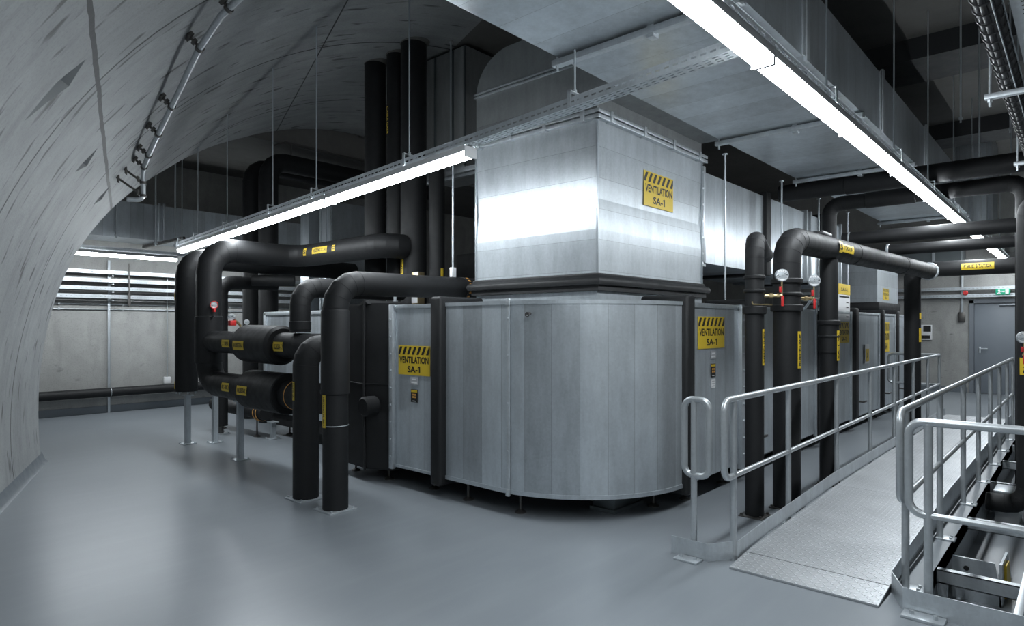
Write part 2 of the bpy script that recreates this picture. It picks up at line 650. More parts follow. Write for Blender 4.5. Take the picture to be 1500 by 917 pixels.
def gauge(parent, p, nrm, r=.05, red=True, stem_to=None):
    """round dial gauge facing nrm; stem_to: the point on the pipe it is tapped into"""
    p, n = V(p), V(nrm).normalized()
    side = n.cross(V((0, 0, 1))).normalized()
    m = MB()
    m.tube([p - n * .03, p - n * .025, p + n * .012, p + n * .016, p + n * .012], [r * .9, r, r, r * .93, r * .88], 28)
    g = m.build('pressure_gauge', 'strut', parent, smooth=35)
    MB().cyl(p + n * .010, p + n * .0135, r * .88, 28).build('dial', 'glass_dial', g)
    m = MB()
    d = (side * .6 + V((0, 0, 1)) * -.35).normalized()
    m.obox(p + n * .0145, d, n.cross(d), n, r * 1.1, r * .12, .0015)
    m.obox(p + n * .0145, d, n.cross(d), n, r * .3, r * .3, .002)
    for k in range(9):
        a = math.radians(-30 + k * 30)
        q = side * math.cos(a) + V((0, 0, 1)) * math.sin(a)
        m.obox(p + n * .0142 + q * r * .72, q, n.cross(q), n, r * .16, r * .045, .001)
    m.build('needle', 'ink', g)
    if stem_to is not None:
        s = V(stem_to)
        low = V((p.x, p.y, s.z))
        m = MB()
        m.cyl(p - V((0, 0, r)), low, .008, 12)
        m.tube([s, low], .013, 14)
        m.cyl(s.lerp(low, .3), s.lerp(low, .5), .021, 6)
        m.cyl(s.lerp(low, .72), s.lerp(low, .85), .019, 6)
        m.build('gauge_stem', 'brass', g)
        if red:
            m = MB()
            m.obox(low + V((0, 0, -.045)) + n * .016, side, V((0, 0, 1)), n, .022, .085, .010, .003)
            m.obox(low + V((0, 0, .05)) + n * .016 + side * .016, side, V((0, 0, 1)), n, .022, .05, .010, .003)
            m.build('valve_handle', 'red', g)
    return g

# ================================================================== camera and light
FWD = V((.744, .668, 0)).normalized()
cam = bpy.data.cameras.new('camera')
cam.sensor_width = 36
cam.lens = 36 * 935 / 1500
cam.shift_y = 18.5 / 1500
cam.clip_start = .02
co = bpy.data.objects.new('camera', cam)
COL.objects.link(co)
co.location = (0, 0, 1.6)
co.rotation_euler = (PI / 2, 0, math.atan2(FWD.y, FWD.x) - PI / 2)
SC.camera = co
w = bpy.data.worlds.new('world')
SC.world = w
w.use_nodes = True
w.node_tree.nodes['Background'].inputs[0].default_value = (.5, .55, .6, 1)
w.node_tree.nodes['Background'].inputs[1].default_value = .05
SC.cycles.caustics_reflective = False
SC.cycles.caustics_refractive = False
SC.cycles.blur_glossy = 1.0
SC.cycles.sample_clamp_indirect = 4.0
SC.cycles.max_bounces = 8
SC.view_settings.view_transform = 'Standard'
SC.view_settings.look = 'None'
SC.view_settings.gamma = 1
SC.view_settings.use_curve_mapping = False
SC.view_settings.exposure = 1.12

# ================================================================== the setting
def struct(name, mb, mat, **k):
    return mb.build(name, mat, None, loc=(0, 0, 0), kind='structure', **k)

# floor, with the sunken strip beside the walkway
m = MB()
TX0, TX1, TY0, TY1, TZ = 4.4, 13.2, -1.2, .735, -.32
for x0, x1, y0, y1 in ((-4, TX0, -4, 14), (TX1, 19, -4, 14), (TX0, TX1, TY1, 14), (TX0, TX1, -4, TY0)):
    m.face([(x0, y0, 0), (x1, y0, 0), (x1, y1, 0), (x0, y1, 0)])
m.face([(TX0, TY0, TZ), (TX1, TY0, TZ), (TX1, TY1, TZ), (TX0, TY1, TZ)])
m.face([(TX0, TY0, TZ), (TX0, TY1, TZ), (TX0, TY1, 0), (TX0, TY0, 0)])
m.face([(TX1, TY1, TZ), (TX1, TY0, TZ), (TX1, TY0, 0), (TX1, TY1, 0)])
m.face([(TX0, TY1, TZ), (TX1, TY1, TZ), (TX1, TY1, 0), (TX0, TY1, 0)])
m.face([(TX1, TY0, TZ), (TX0, TY0, TZ), (TX0, TY0, 0), (TX1, TY0, 0)])
struct('floor', m, 'floor', normals=False)

# the concrete vault on the left
VR, VS, VZ = 4.6, 3.23, .6
NX, AX = V((.9398, -.3418, 0)), V((.3418, .9398, 0))
TEND = [(-1.4, 9.22), (-1.2, 8.98), (-1., 8.95), (-.68, 9.36), (-.09, 10.24), (.97, 11.1), (1.73, 11.45), (3.3, 12.08)]
def tend(s):
    for (a, b), (c, d) in zip(TEND, TEND[1:]):
        if a <= s <= c:
            k = (s - a) / (c - a)
            return b + (d - b) * k
    return TEND[-1][1]
def vault_pt(th, t, r=VR):
    s = VS - r * math.cos(th)
    return NX * s + AX * t + V((0, 0, VZ + r * math.sin(th)))
def roof_z(x, y):
    """height of the concrete above a floor point"""
    p = V((x, y, 0))
    s = p.dot(NX)
    if y > 10.35 and s > 1.2:
        return 4.75
    if s < VS and p.dot(AX) < tend(s):
        return VZ + math.sqrt(max(0, VR * VR - (s - VS) ** 2))
    return 5.2 if y < 10.3 else 4.75
m = MB()
uvl = m.bm.loops.layers.uv.new('UVMap')
NT, NS = 46, 40
T0 = math.asin(-VZ / VR)
grid = {}
for ly, r in ((0, VR), (1, VR + .35)):
    for i in range(NS + 1):
        th = T0 + (PI / 2 - T0) * i / NS
        te = tend(VS - VR * math.cos(th))
        for j in range(NT + 1):
            t = -4.2 + (te + 4.2) * j / NT
            grid[ly, i, j] = (m.bm.verts.new(vault_pt(th, t, r)), VR * th, t)
def qf(keys):
    f = m.bm.faces.new([grid[k][0] for k in keys])
    for l, k in zip(f.loops, keys):
        l[uvl].uv = (grid[k][1], grid[k][2])
    f.smooth = True
for i in range(NS):
    for j in range(NT):
        qf([(0, i, j), (0, i + 1, j), (0, i + 1, j + 1), (0, i, j + 1)])
        qf([(1, i, j), (1, i, j + 1), (1, i + 1, j + 1), (1, i + 1, j)])
for i in range(NS):
    qf([(0, i, 0), (1, i, 0), (1, i + 1, 0), (0, i + 1, 0)])
    qf([(0, i, NT), (0, i + 1, NT), (1, i + 1, NT), (1, i, NT)])
for j in range(NT):
    qf([(0, 0, j), (0, 0, j + 1), (1, 0, j + 1), (1, 0, j)])
    qf([(0, NS, j), (1, NS, j), (1, NS, j + 1), (0, NS, j + 1)])
vault = struct('wall_left', m, 'conc_vault', smooth=40)
# pockets left in the concrete by the formwork anchors
def pocket(p, up, across, size, deep=.10, tail=2.4):
    p, up, across = V(p), V(up).normalized(), V(across).normalized()
    n = up.cross(across).normalized()
    if n.dot(V((0, 0, 1.6)) - p) < 0:
        n = -n
    a = p + across * size * .5 + up * size * .1
    b = p - across * size * .5 - up * size * .2
    c = p + up * size * .9 - across * size * .1
    d = p - up * size * tail - across * size * .5
    k = p - n * deep + up * size * .1
    mm = MB()
    top = [q + n * .06 for q in (a, c, b, d)]
    vs = [mm.bm.verts.new(q) for q in top] + [mm.bm.verts.new(k)]
    mm.bm.faces.new(vs[:4])
    for i in range(4):
        mm.bm.faces.new((vs[i], vs[(i + 1) % 4], vs[4]))
    return mm
cut = MB()
for (th, t), size, deep, tail in (((.585, 4.93), .28, .24, 1.5), ((.553, 6.77), .26, .24, .5), ((.545, 8.36), .26, .24, .4), ((.21, 5.55), .10, .06, 1.2)):
    p = vault_pt(th, t)
    up = vault_pt(th + .01, t) - p
    pk = pocket(p, up, AX, size, deep, tail)
    me = bpy.data.meshes.new('pocket')
    bmesh.ops.recalc_face_normals(pk.bm, faces=pk.bm.faces)
    pk.bm.to_mesh(me)
    pk.bm.free()
    cut.bm.from_mesh(me)
    bpy.data.meshes.remove(me)
me = bpy.data.meshes.new('pocket')
cut.bm.to_mesh(me)
cut.bm.free()
cutter = bpy.data.objects.new('pocket', me)
COL.objects.link(cutter)
md = vault.modifiers.new('pockets', 'BOOLEAN')
md.object = cutter
md.operation = 'DIFFERENCE'
md.solver = 'EXACT'
bpy.context.view_layer.update()
newme = bpy.data.meshes.new_from_object(vault.evaluated_get(bpy.context.evaluated_depsgraph_get()))
vault.modifiers.clear()
if len(newme.polygons) > 500:
    vault.data = newme
    newme.name = 'wall_left'
bpy.data.objects.remove(cutter)

# flat ceiling right of the vault's crown, lower slab at the back
m = MB()
def onv(s, t):
    p = NX * s + AX * t
    return (p.x, p.y)
m.prism([onv(VS - .02, -4.2), (19, -4), (19, 10.4), (7.15, 10.4)], 5.2, 5.5)
m.prism([(-3, 10.35), (19, 10.35), (19, 13.6), (-3, 13.6)], 4.75, 5.5)
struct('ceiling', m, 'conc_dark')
struct('wall_back', MB().box(-4, 19, 13.4, 13.7, -.1, 4.8), 'conc')
m = MB()
DY0, DY1, DZ1 = .93, 2.03, 2.2
m.box(18.6, 18.9, DY1, 13.4, -.1, 5.3)
m.box(18.6, 18.9, -4, DY0, -.1, 5.3)
m.box(18.6, 18.9, DY0, DY1, DZ1, 5.3)
struct('wall_far', m, 'conc')
struct('wall_right', MB().box(-4, 19, -4.2, -3.9, -.1, 5.3), 'conc')
struct('wall_rear', MB().box(-4.2, -3.9, -4.2, 13.6, -.1, 5.6), 'conc')
m = MB()
m.box(-2, 18.6, 13.375, 13.4, 0, .135)
struct('baseboard_back', m, 'base_grey')
m = MB()
m.box(18.57, 18.6, DY1 + .06, 13.3, 0, .13)
struct('baseboard_far', m, 'base_grey')
m = MB()
th = math.asin((.0 - VZ) / VR)
pts0 = [(-1.395, 0), (-1.28, 0), (-1.31, .02), (-1.345, .115), (-1.40, .12)]
m.prism(pts0, -4.2, 9.24, to=lambda a, b, h: NX * a + AX * h + V((0, 0, b)))
struct('baseboard_left', m, 'base_grey')
# downstand beams of the right-hand ceiling
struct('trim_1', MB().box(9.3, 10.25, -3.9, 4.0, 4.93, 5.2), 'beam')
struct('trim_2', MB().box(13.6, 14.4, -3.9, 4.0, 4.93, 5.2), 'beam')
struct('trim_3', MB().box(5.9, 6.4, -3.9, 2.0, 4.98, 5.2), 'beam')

# door in the far wall
door = bpy.data.objects.new('door_1', None)
COL.objects.link(door)
door.location = (18.6, (DY0 + DY1) / 2, 0)
LOC[door.name] = V(door.location)
door['kind'] = 'structure'
m = MB()
m.box(18.55, 18.72, DY0 - .02, DY0 + .07, 0, DZ1)
m.box(18.55, 18.72, DY1 - .07, DY1 + .02, 0, DZ1)
m.box(18.55, 18.72, DY0 - .02, DY1 + .02, DZ1 - .07, DZ1 + .02)
m.build('door_frame', 'door_frame', door)
lf = MB().box(18.60, 18.66, DY0 + .075, DY1 - .075, .01, DZ1 - .075, .003).build('door_leaf', 'door', door)
m = MB()
m.box(18.585, 18.60, 1.83, 1.87, .95, 1.10, .005)
m.tube(fillet([(18.60, 1.85, 1.06), (18.54, 1.85, 1.06), (18.54, 1.70, 1.06)], .02, 4), .011, 12)
m.cyl((18.58, 1.85, .98), (18.6, 1.85, .98), .016, 12)
m.build('door_handle', 'strut', lf)
m = MB()
m.box(18.54, 18.60, DY0 + .09, DY0 + .55, 2.07, 2.10, .004)
m.build('door_closer', 'strut', lf)

# ================================================================== ventilation unit: round front casing
def foot(parent, x, y, ztop):
    m = MB()
    m.cyl((x, y, .012), (x, y, ztop), .012, 12)
    m.tube([(x, y, 0), (x, y, .01), (x, y, .022), (x, y, .03)], [.05, .05, .028, .016], 20)
    m.cyl((x, y, ztop - .03), (x, y, ztop - .012), .024, 6)
    return m.build('foot', 'iron', parent)

CC, CR = (5.12, 3.76), 1.15
ZB, ZT = .20, 1.80
t = thing('curved_duct_casing', 'rounded galvanised sheet casing at the near corner of the ventilation unit, under the tall duct', 'duct', (4.9, 3.6, 0))
path = [(3.97, 4.385), (3.97, 3.76)]
NA = 26
arc = [(CC[0] - CR * math.cos(PI / 2 * k / NA), CC[1] - CR * math.sin(PI / 2 * k / NA)) for k in range(NA + 1)]
outline = [(3.97, 4.40)] + arc + [(5.12, 2.61)]
def skin(outline, z0, z1, name, mat, parent, off=0.):
    m = MB()
    uvl = m.bm.loops.layers.uv.new('UVMap')
    pts = [V((a, b, 0)) for a, b in outline]
    d = [0.]
    for a, b in zip(pts, pts[1:]):
        d.append(d[-1] + (b - a).length)
    lo = [m.bm.verts.new((p.x, p.y, z0)) for p in pts]
    hi = [m.bm.verts.new((p.x, p.y, z1)) for p in pts]
    for i in range(len(pts) - 1):
        if d[i + 1] - d[i] < 1e-6:
            continue
        f = m.bm.faces.new((lo[i], lo[i + 1], hi[i + 1], hi[i]))
        f.smooth = True
        for l, k, z in zip(f.loops, (i, i + 1, i + 1, i), (z0, z0, z1, z1)):
            l[uvl].uv = (d[k], z)
    # close behind, above and below
    back = [m.bm.verts.new((5.12, 4.385, z0)), m.bm.verts.new((5.12, 4.385, z1))]
    m.bm.faces.new(lo[::-1] + [back[0]])
    m.bm.faces.new(hi + [back[1]])
    m.bm.faces.new((lo[-1], back[0], back[1], hi[-1]))
    m.bm.faces.new((back[0], lo[0], hi[0], back[1]))
    return m.build(name, mat, parent, normals=True)
arc_only = [(3.97, 4.385)] + arc
skin(arc_only, ZB, ZT, 'casing', 'steel_uv', t)
# folded lips along top and bottom edge
def lip(z0, z1, off, name):
    m = MB()
    o = [(3.97 - off, 4.385)] + [(CC[0] - (CR + off) * math.cos(PI / 2 * k / NA), CC[1] - (CR + off) * math.sin(PI / 2 * k / NA)) for k in range(NA + 1)]
    i = [(3.97 + .02, 4.385)] + [(CC[0] - (CR - .02) * math.cos(PI / 2 * k / NA), CC[1] - (CR - .02) * math.sin(PI / 2 * k / NA)) for k in range(NA + 1)]
    vs = []
    for z in (z0, z1):
        for ring_ in (o, i):
            vs.append([m.bm.verts.new((a, b, z)) for a, b in ring_])
    for k in range(len(o) - 1):
        for A, B in ((vs[0], vs[2]), (vs[2], vs[3]), (vs[3], vs[1]), (vs[1], vs[0])):
            m.bm.faces.new((A[k], A[k + 1], B[k + 1], B[k]))
    return m.build(name, 'steel', t, smooth=30)
lip(ZB - .012, ZB + .022, .008, 'edge_lip')
lip(ZT - .022, ZT + .010, .008, 'edge_lip')
m = MB()      # vertical joint with clips
m.box(3.955, 3.975, 3.590, 3.612, ZB - .02, ZT + .02)
m.box(3.948, 3.972, 3.583, 3.619, ZT - .03, ZT + .03, .003)
m.box(3.948, 3.972, 3.583, 3.619, ZB - .03, ZB + .03, .003)
for z in (.55, .95, 1.35, 1.66):
    m.cyl((3.955, 3.601, z), (3.947, 3.601, z), .009, 8)
m.build('joint_strip', 'strut', t)
m = MB()      # little eye bolt near the top edge
m.cyl((3.99, 3.38, 1.70), (3.945, 3.38, 1.70), .012, 10)
m.tube([V((3.95, 3.38 + .02 * math.cos(a), 1.69 + .016 * math.sin(a))) for a in [k * PI / 5 for k in range(11)]], .005, 8, caps=False)
m.build('eye_bolt', 'iron', t)
for x, y in ((4.10, 4.22), (4.12, 3.60), (5.05, 2.85)):
    foot(t, x, y, ZB)
m = MB()
m.box(4.62, 5.05, 2.98, 3.2, .03, .20, .004)
m.box(4.60, 5.07, 2.96, 3.22, 0, .03)
m.build('support_block', 'dark_steel', t)

def seal_band(parent, x0, x1, y0, y1, z0=.12, z1=1.87):
    """black flexible connector: a padded strap over the joint of two casings (left side or right side)"""
    m = MB()
    m.box(x0, x1, y0, y1, z0, z1, .03, seg=3)
    return m.build('black_seal', 'gasket', parent, smooth=50)

# ---- left section with its sign
t = thing('duct_section', 'galvanised duct section with a black-and-yellow SA-1 sign, left of the rounded casing', 'duct', (4.5, 4.9, 0))
MB().box(3.97, 5.4, 4.535, 5.17, ZB, ZT).build('casing', 'steel_y', t)
seal_band(t, 3.90, 4.48, 4.39, 4.535)
m = MB()
m.box(3.93, 3.975, 5.13, 5.19, ZB - .03, ZT + .01, .006)
for k in range(9):
    m.cyl((3.93, 5.16, .3 + k * .17), (3.922, 5.16, .3 + k * .17), .010, 8)
m.build('corner_profile', 'strut', t)
m = MB()
m.box(3.955, 3.98, 4.535, 5.17, ZT - .035, ZT + .006, .004)
m.cyl((3.955, 5.12, ZT - .015), (3.943, 5.12, ZT - .015), .014, 8)
m.build('edge_lip', 'steel', t)
MB().box(3.96, 3.98, 4.535, 5.15, ZB - .008, ZB + .02, .003).build('edge_lip', 'steel', t)
warning_sign(t, (3.966, 4.835, 1.262), (0, -1, 0), .475, .285)
small_plates(t, (3.966, 4.83, 1.065), (0, -1, 0))
foot(t, 4.15, 4.75, ZB)
foot(t, 5.2, 5.05, ZB)

# ---- right section with its sign
t = thing('duct_section', 'galvanised duct section with a black-and-yellow SA-1 sign, right of the rounded casing', 'duct', (5.8, 3.1, 0))
MB().box(5.275, 6.36, 2.61, 4.35, ZB, ZT).build('casing', 'steel_x', t)
seal_band(t, 5.125, 5.275, 2.555, 3.03)
m = MB()
m.box(6.33, 6.42, 2.57, 2.66, ZB - .05, ZT + .01, .006)
for k in range(9):
    m.cyl((6.375, 2.57, .3 + k * .17), (6.375, 2.56, .3 + k * .17), .010, 8)
m.build('corner_profile', 'strut', t)
m = MB()
m.box(5.275, 6.36, 2.595, 2.62, ZT - .035, ZT + .006, .004)
m.cyl((6.27, 2.595, ZT - .02), (6.27, 2.58, ZT - .02), .017, 8)
m.build('edge_lip', 'steel', t)
warning_sign(t, (5.70, 2.606, 1.535), (1, 0, 0), .565, .295)
small_plates(t, (5.735, 2.606, 1.325), (1, 0, 0), True)
foot(t, 5.45, 2.75, ZB)
foot(t, 6.25, 2.75, ZB)

# ---- the long row of sections behind the right-hand pipes
secs = [(6.56, 8.80, 'first'), (9.06, 10.48, 'second'), (10.74, 12.22, 'third'), (12.44, 13.42, 'fourth'), (13.58, 14.3, 'fifth')]
desc = {
    'first': 'long galvanised cabinet section behind the two gauge pipes, nearest of the row',
    'second': 'galvanised cabinet section with a white data sheet and yellow signs, behind the third black riser',
    'third': 'galvanised cabinet section with one tiny yellow sticker low on its door, beyond the data-sheet section',
    'fourth': 'galvanised cabinet section with a tall yellow sign, next to last of the row',
    'fifth': 'narrow plain galvanised cabinet section at the far end of the row'}
for x0, x1, k in secs:
    t = thing('duct_section', desc[k], 'duct', ((x0 + x1) / 2, 3.4, 0), 'row of cabinet sections along the walkway')
    MB().box(x0, x1, 2.61, 4.3, ZB, ZT).build('casing', 'steel_x', t)
    seal_band(t, x0 - (.2 if k in ('second', 'third') else .13), x0, 2.55, 3.03)
    m = MB()
    m.box(x0, x1, 2.595, 2.62, ZT - .03, ZT + .006, .004)
    m.box(x1 - .04, x1 + .01, 2.585, 2.62, ZB - .03, ZT + .008, .004)
    m.build('edge_lip', 'strut', t)
    m = MB()
    m.box(x0 + .06, x1 - .06, 2.72, 2.80, .10, ZB)
    m.box(x0 + .06, x1 - .06, 2.72, 2.80, .10, .13)
    m.build('base_frame', 'dark_steel', t)
    for xx in (x0 + .15, x1 - .15):
        foot(t, xx, 2.76, .10)
    m = MB()   # lever latch at the foot of the door
    m.cyl((x0 + .25, 2.61, .42), (x0 + .25, 2.55, .42), .016, 10)
    m.obox((x0 + .31, 2.545, .42), (1, 0, 0), (0, 1, 0), (0, 0, 1), .16, .02, .026, .004)
    m.build('latch', 'iron', t)
    if k == 'second':
        m = MB()
        m.box(9.80, 10.40, 2.598, 2.608, 1.67, 2.13)
        pl = m.build('data_sheet', 'white', t)
        MB().box(9.80, 10.40, 2.594, 2.610, 2.05, 2.20).build('header', 'yellow', pl)
        m = MB()
        m.box(9.85, 10.36, 2.5955, 2.5965, 2.005, 2.03)
        for i in range(4):
            m.box(10.2, 10.32, 2.5955, 2.5965, 1.93 - i * .07, 1.945 - i * .07)
        text(m, 'S.A-1-S.', (10.1, 2.592, 2.12), (1, 0, 0), (0, 0, 1), .34, .05)
        m.build('lettering', 'ink', pl, normals=False)
        warning_sign(t, (10.10, 2.606, 1.50), (1, 0, 0), .56, .30, lines=('VENTILATION', 'SA-1'))
    if k == 'third':
        m = MB()
        m.box(11.24, 11.50, 2.588, 2.594, 1.00, 1.30)
        pl = m.build('sticker', 'white', t)
        MB().box(11.27, 11.47, 2.584, 2.587, 1.03, 1.23).build('yellow_field', 'yellow', pl)
        m = MB()
        text(m, 'SA', (11.37, 2.582, 1.13), (1, 0, 0), (0, 0, 1), .05, .08)
        m.build('lettering', 'ink', pl, normals=False)
    if k == 'fourth':
        warning_sign(t, (12.72, 2.60, 1.40), (1, 0, 0), .46, .52, lines=('VENTILATION', 'SA-1'))
# bar handle standing on the first section
m = MB()
m.tube(fillet([(8.2, 2.56, 1.80), (8.2, 2.46, 1.93), (8.75, 2.46, 1.93), (8.75, 2.56, 1.80)], .03, 4), .016, 12)
m.cyl((8.35, 2.46, 1.93), (8.35, 2.46, 1.74), .013, 10)
m.cyl((8.62, 2.46, 1.93), (8.62, 2.46, 1.74), .013, 10)
tag(m.build('bar_handle', 'strut'), 'small galvanised bar bracket on the cabinet top right of the second gauge', 'bracket')

# ---- black padded coil housing at the left end
t = thing('coil_housing', 'black padded housing at the left end of the unit, behind the two short pipes', 'housing', (4.4, 5.6, 0))
m = MB()
m.prism([(3.99, 5.20), (3.86, 5.50), (3.92, 6.12), (5.6, 6.12), (5.6, 5.20)], .13, 1.83)
for f in m.bm.faces:
    f.smooth = False
bmesh.ops.bevel(m.bm, geom=list(m.bm.edges), offset=.02, segments=2, affect='EDGES')
m.build('padded_cover', 'gasket', t, smooth=40)
m = MB()      # peaked seam at the fold and a waist seam
m.tube([(3.865, 5.50, .12), (3.852, 5.50, 1.0), (3.862, 5.50, 1.86)], .014, 10)
m.tube([(3.985, 5.215, 1.005), (3.858, 5.50, 1.0), (3.918, 6.10, 1.01)], .006, 8)
m.prism([(5.44, 1.82), (5.50, 1.860), (5.60, 1.82)], 3.86, 4.4, to=lambda a, b, h: (h, a, b))
m.build('fold_seam', 'gasket', t)
MB().cyl((3.90, 5.36, .79), (3.74, 5.36, .79), .10, 24, .02).build('pipe_stub', 'black', t)
for x, y in ((4.1, 5.4), (4.1, 6.0)):
    foot(t, x, y, .13)
# stub with the bright fitting on top
m = MB()
m.cyl((4.3, 5.56, 1.82), (4.3, 5.56, 1.93), .018, 10)
m.cyl((4.3, 5.56, 1.85), (4.3, 5.56, 1.87), .030, 6)
m.build('vent_plug', 'strut', t)

# ---- the part of the unit behind the pipes
t = thing('duct_section', 'galvanised unit section far back behind the black pipe cluster on the left', 'duct', (5.3, 7.6, 0))
MB().box(4.6, 6.2, 6.135, 9.05, .34, 1.78).build('casing', 'steel_y', t)
m = MB()
m.box(4.575, 4.61, 9.0, 9.06, .32, 1.79, .004)
m.box(4.575, 4.61, 7.4, 7.46, .32, 1.79, .004)
m.box(4.575, 4.61, 6.16, 9.05, 1.75, 1.80, .004)
m.build('edge_lip', 'strut', t)
MB().box(4.63, 6.1, 6.3, 8.95, .16, .34).build('base_frame', 'black_matt', t)
for x, y in ((4.8, 8.7), (4.8, 7.6), (4.8, 6.5), (6.0, 8.7)):
    foot(t, x, y, .16)

# ================================================================== the tall duct on the rounded casing
TX, TX2, TY, TY2 = 4.60, 6.62, 3.14, 4.62
t = thing('vertical_duct', 'tall galvanised duct with a black-and-yellow SA-1 sign rising from the rounded casing', 'duct', (5.6, 3.88, 1.81))
def strip_tower(zs, tilts, name, mat):
    """four-sided sheet skin made of horizontal strips, each strip leaning by its own small angle"""
    m = MB()
    off = [0.]
    for (z0, z1), a in list(zip(zip(zs, zs[1:]), tilts))[::-1]:      # folded continuously from the top edge down
        off.insert(0, off[0] + math.tan(math.radians(a)) * (z1 - z0))
    def sq(o):
        return [(TX - o, TY - o), (TX2 + o, TY - o), (TX2 + o, TY2 + o), (TX - o, TY2 + o)]
    for k in range(len(zs) - 1):
        q0, q1 = sq(off[k]), sq(off[k + 1])
        for i in range(4):
            j = (i + 1) % 4
            m.face([(*q0[i], zs[k]), (*q0[j], zs[k]), (*q1[j], zs[k + 1]), (*q1[i], zs[k + 1])])
    z0, z1 = zs[0], zs[-1]
    m.face([(TX, TY, z1), (TX2, TY, z1), (TX2, TY2, z1), (TX, TY2, z1)])
    m.face([(TX, TY2, z0), (TX2, TY2, z0), (TX2, TY, z0), (TX, TY, z0)])
    return m.build(name, mat, t, normals=False)
ZS = [2.03, 2.17, 2.44, 2.71, 2.97, 3.21, 3.43]
strip_tower(ZS, [0., -1.2, 3.4, -1.2, -1.5, -.5], 'casing', 'steel_z')
m = MB()
for x, y in ((TX, TY), (TX2, TY), (TX, TY2), (TX2, TY2)):
    m.box(x - .010, x + .010, y - .010, y + .010, 2.03, 3.43, .003)
m.build('corner_profile', 'steel', t)
# flange rail with clamps
def flange(z, name, off=.045, h=.035):
    m = MB()
    for zz, oo in ((z, off), (z + h + .012, off)):
        m.box(TX - oo, TX2 + oo, TY - oo, TY - .0, zz, zz + h, .004)
        m.box(TX - oo, TX2 + oo, TY2, TY2 + oo, zz, zz + h, .004)
        m.box(TX - oo, TX - .0, TY - oo + .002, TY2 + oo - .002, zz, zz + h, .004)
        m.box(TX2, TX2 + oo, TY - oo + .002, TY2 + oo - .002, zz, zz + h, .004)
    f = m.build(name, 'strut', t)
    for k in range(4):
        m = MB()
        y = TY + .12 + k * (TY2 - TY - .2) / 3
        m.box(TX - off - .014, TX + .0, y - .02, y + .02, z - .008, z + 2 * h + .02, .004)
        m.build('clamp', 'strut', f)
    for k in range(4):
        m = MB()
        x = TX + .15 + k * (TX2 - TX - .3) / 3
        m.box(x - .02, x + .02, TY - off - .014, TY, z - .008, z + 2 * h + .02, .004)
        m.build('clamp', 'strut', f)
flange(3.385, 'flange_rail', .05)
# black bulging seal and base collar
prof = [(0, 1.90), (.035, 1.905), (.035, 1.95), (.062, 1.955), (.075, 1.985), (.062, 2.015), (.030, 2.03), (.022, 2.055), (0, 2.06)]
m = MB()
for (a, za), (b, zb) in zip(prof, prof[1:]):
    q0 = [(TX - a, TY - a), (TX2 + a, TY - a), (TX2 + a, TY2 + a), (TX - a, TY2 + a)]
    q1 = [(TX - b, TY - b), (TX2 + b, TY - b), (TX2 + b, TY2 + b), (TX - b, TY2 + b)]
    for i in range(4):
        j = (i + 1) % 4
        m.face([(*q0[i], za), (*q0[j], za), (*q1[j], zb), (*q1[i], zb)])
bmesh.ops.remove_doubles(m.bm, verts=m.bm.verts, dist=.0005)
m.build('black_seal', 'gasket', t, normals=False, smooth=50)
m = MB()
m.box(TX, TX2, TY, TY2, 1.815, 1.91)
m.build('base_collar', 'steel', t)
# upper part and the bend into the ceiling duct
MB().box(TX + .001, TX2 - .001, TY + .001, TY2 - .001, 3.47, 3.92).build('upper_casing', 'steel_dull', t)
m = MB()
rr = .46
prof = [(TY2, 3.92)] + [(TY2 - rr + rr * math.cos(a), 3.92 + rr * .88 * math.sin(a)) for a in [PI / 2 * k / 14 for k in range(1, 15)]] + [(2.86, 3.92 + rr * .88), (2.86, 3.60), (TY, 3.60), (TY, 3.92)]
m.prism(prof, TX, TX2, to=lambda a, b, h: (h, a, b))
m.build('bend', 'steel_dull', t, smooth=30)
m = MB()
for zz in (3.905, 3.935):
    m.box(TX - .02, TX, TY - .02, TY2 + .02, zz, zz + .02, .003)
    m.box(TX - .02, TX2 + .02, TY2, TY2 + .02, zz, zz + .02, .003)
m.build('seam_rail', 'strut', t)
# flange with the horizontal branch on the right side
m = MB()
m.box(TX2 + .0, TX2 + .06, TY + .02, TY + .10, 2.28, 3.38, .004)
m.box(TX2 + .09, TX2 + .15, TY + .02, TY + .10, 2.28, 3.38, .004)
m.box(TX2 + .0, TX2 + .15, TY + .02, TY2, 2.26, 2.31, .004)
for k in range(6):
    m.cyl((TX2 + .06, TY + .02, 2.4 + k * .18), (TX2 + .06, TY + .008, 2.4 + k * .18), .013, 8)
m.build('branch_flange', 'strut', t)
warning_sign(t, (5.675, TY + .003, 2.925), (1, 0, 0), .58, .335)
foot_z = None

# horizontal branch running away behind the right-hand pipes
t = thing('horizontal_duct', 'bright galvanised duct running level from the tall duct, above the cabinet row', 'duct', (9.5, 3.8, 2.32))
MB().box(TX2 + .16, 12.4, 3.25, 4.5, 2.32, 3.36).build('casing', 'steel_x', t)
for x in (8.72, 11.1):
    MB().box(x, x + .16, 3.20, 4.4, 2.28, 3.42, .01).build('black_seal', 'gasket', t)
for x in (10.42, 10.62, 12.3):
    MB().box(x, x + .06, 3.21, 4.4, 2.28, 3.40, .004).build('flange_rail', 'strut', t)

# second, far tall duct
t = thing('vertical_duct', 'small far galvanised duct box with a yellow sticker on top of the cabinet row', 'duct', (15.4, 3.8, 0))
MB().box(14.6, 16.5, 3.14, 4.4, 2.06, 3.0).build('casing', 'steel_z', t)
m = MB()
m.box(14.55, 16.55, 3.09, 4.45, 1.92, 2.08, .03)
m.build('black_seal', 'gasket', t)
MB().box(14.6, 16.5, 3.14, 4.4, .25, 1.92).build('base_collar', 'steel', t)
warning_sign(t, (15.33, 3.136, 2.26), (1, 0, 0), .52, .24, name='sticker', lines=('VENTILATION', 'SA-1'))
for x in (14.8, 16.3):
    foot(t, x, 3.4, .25)

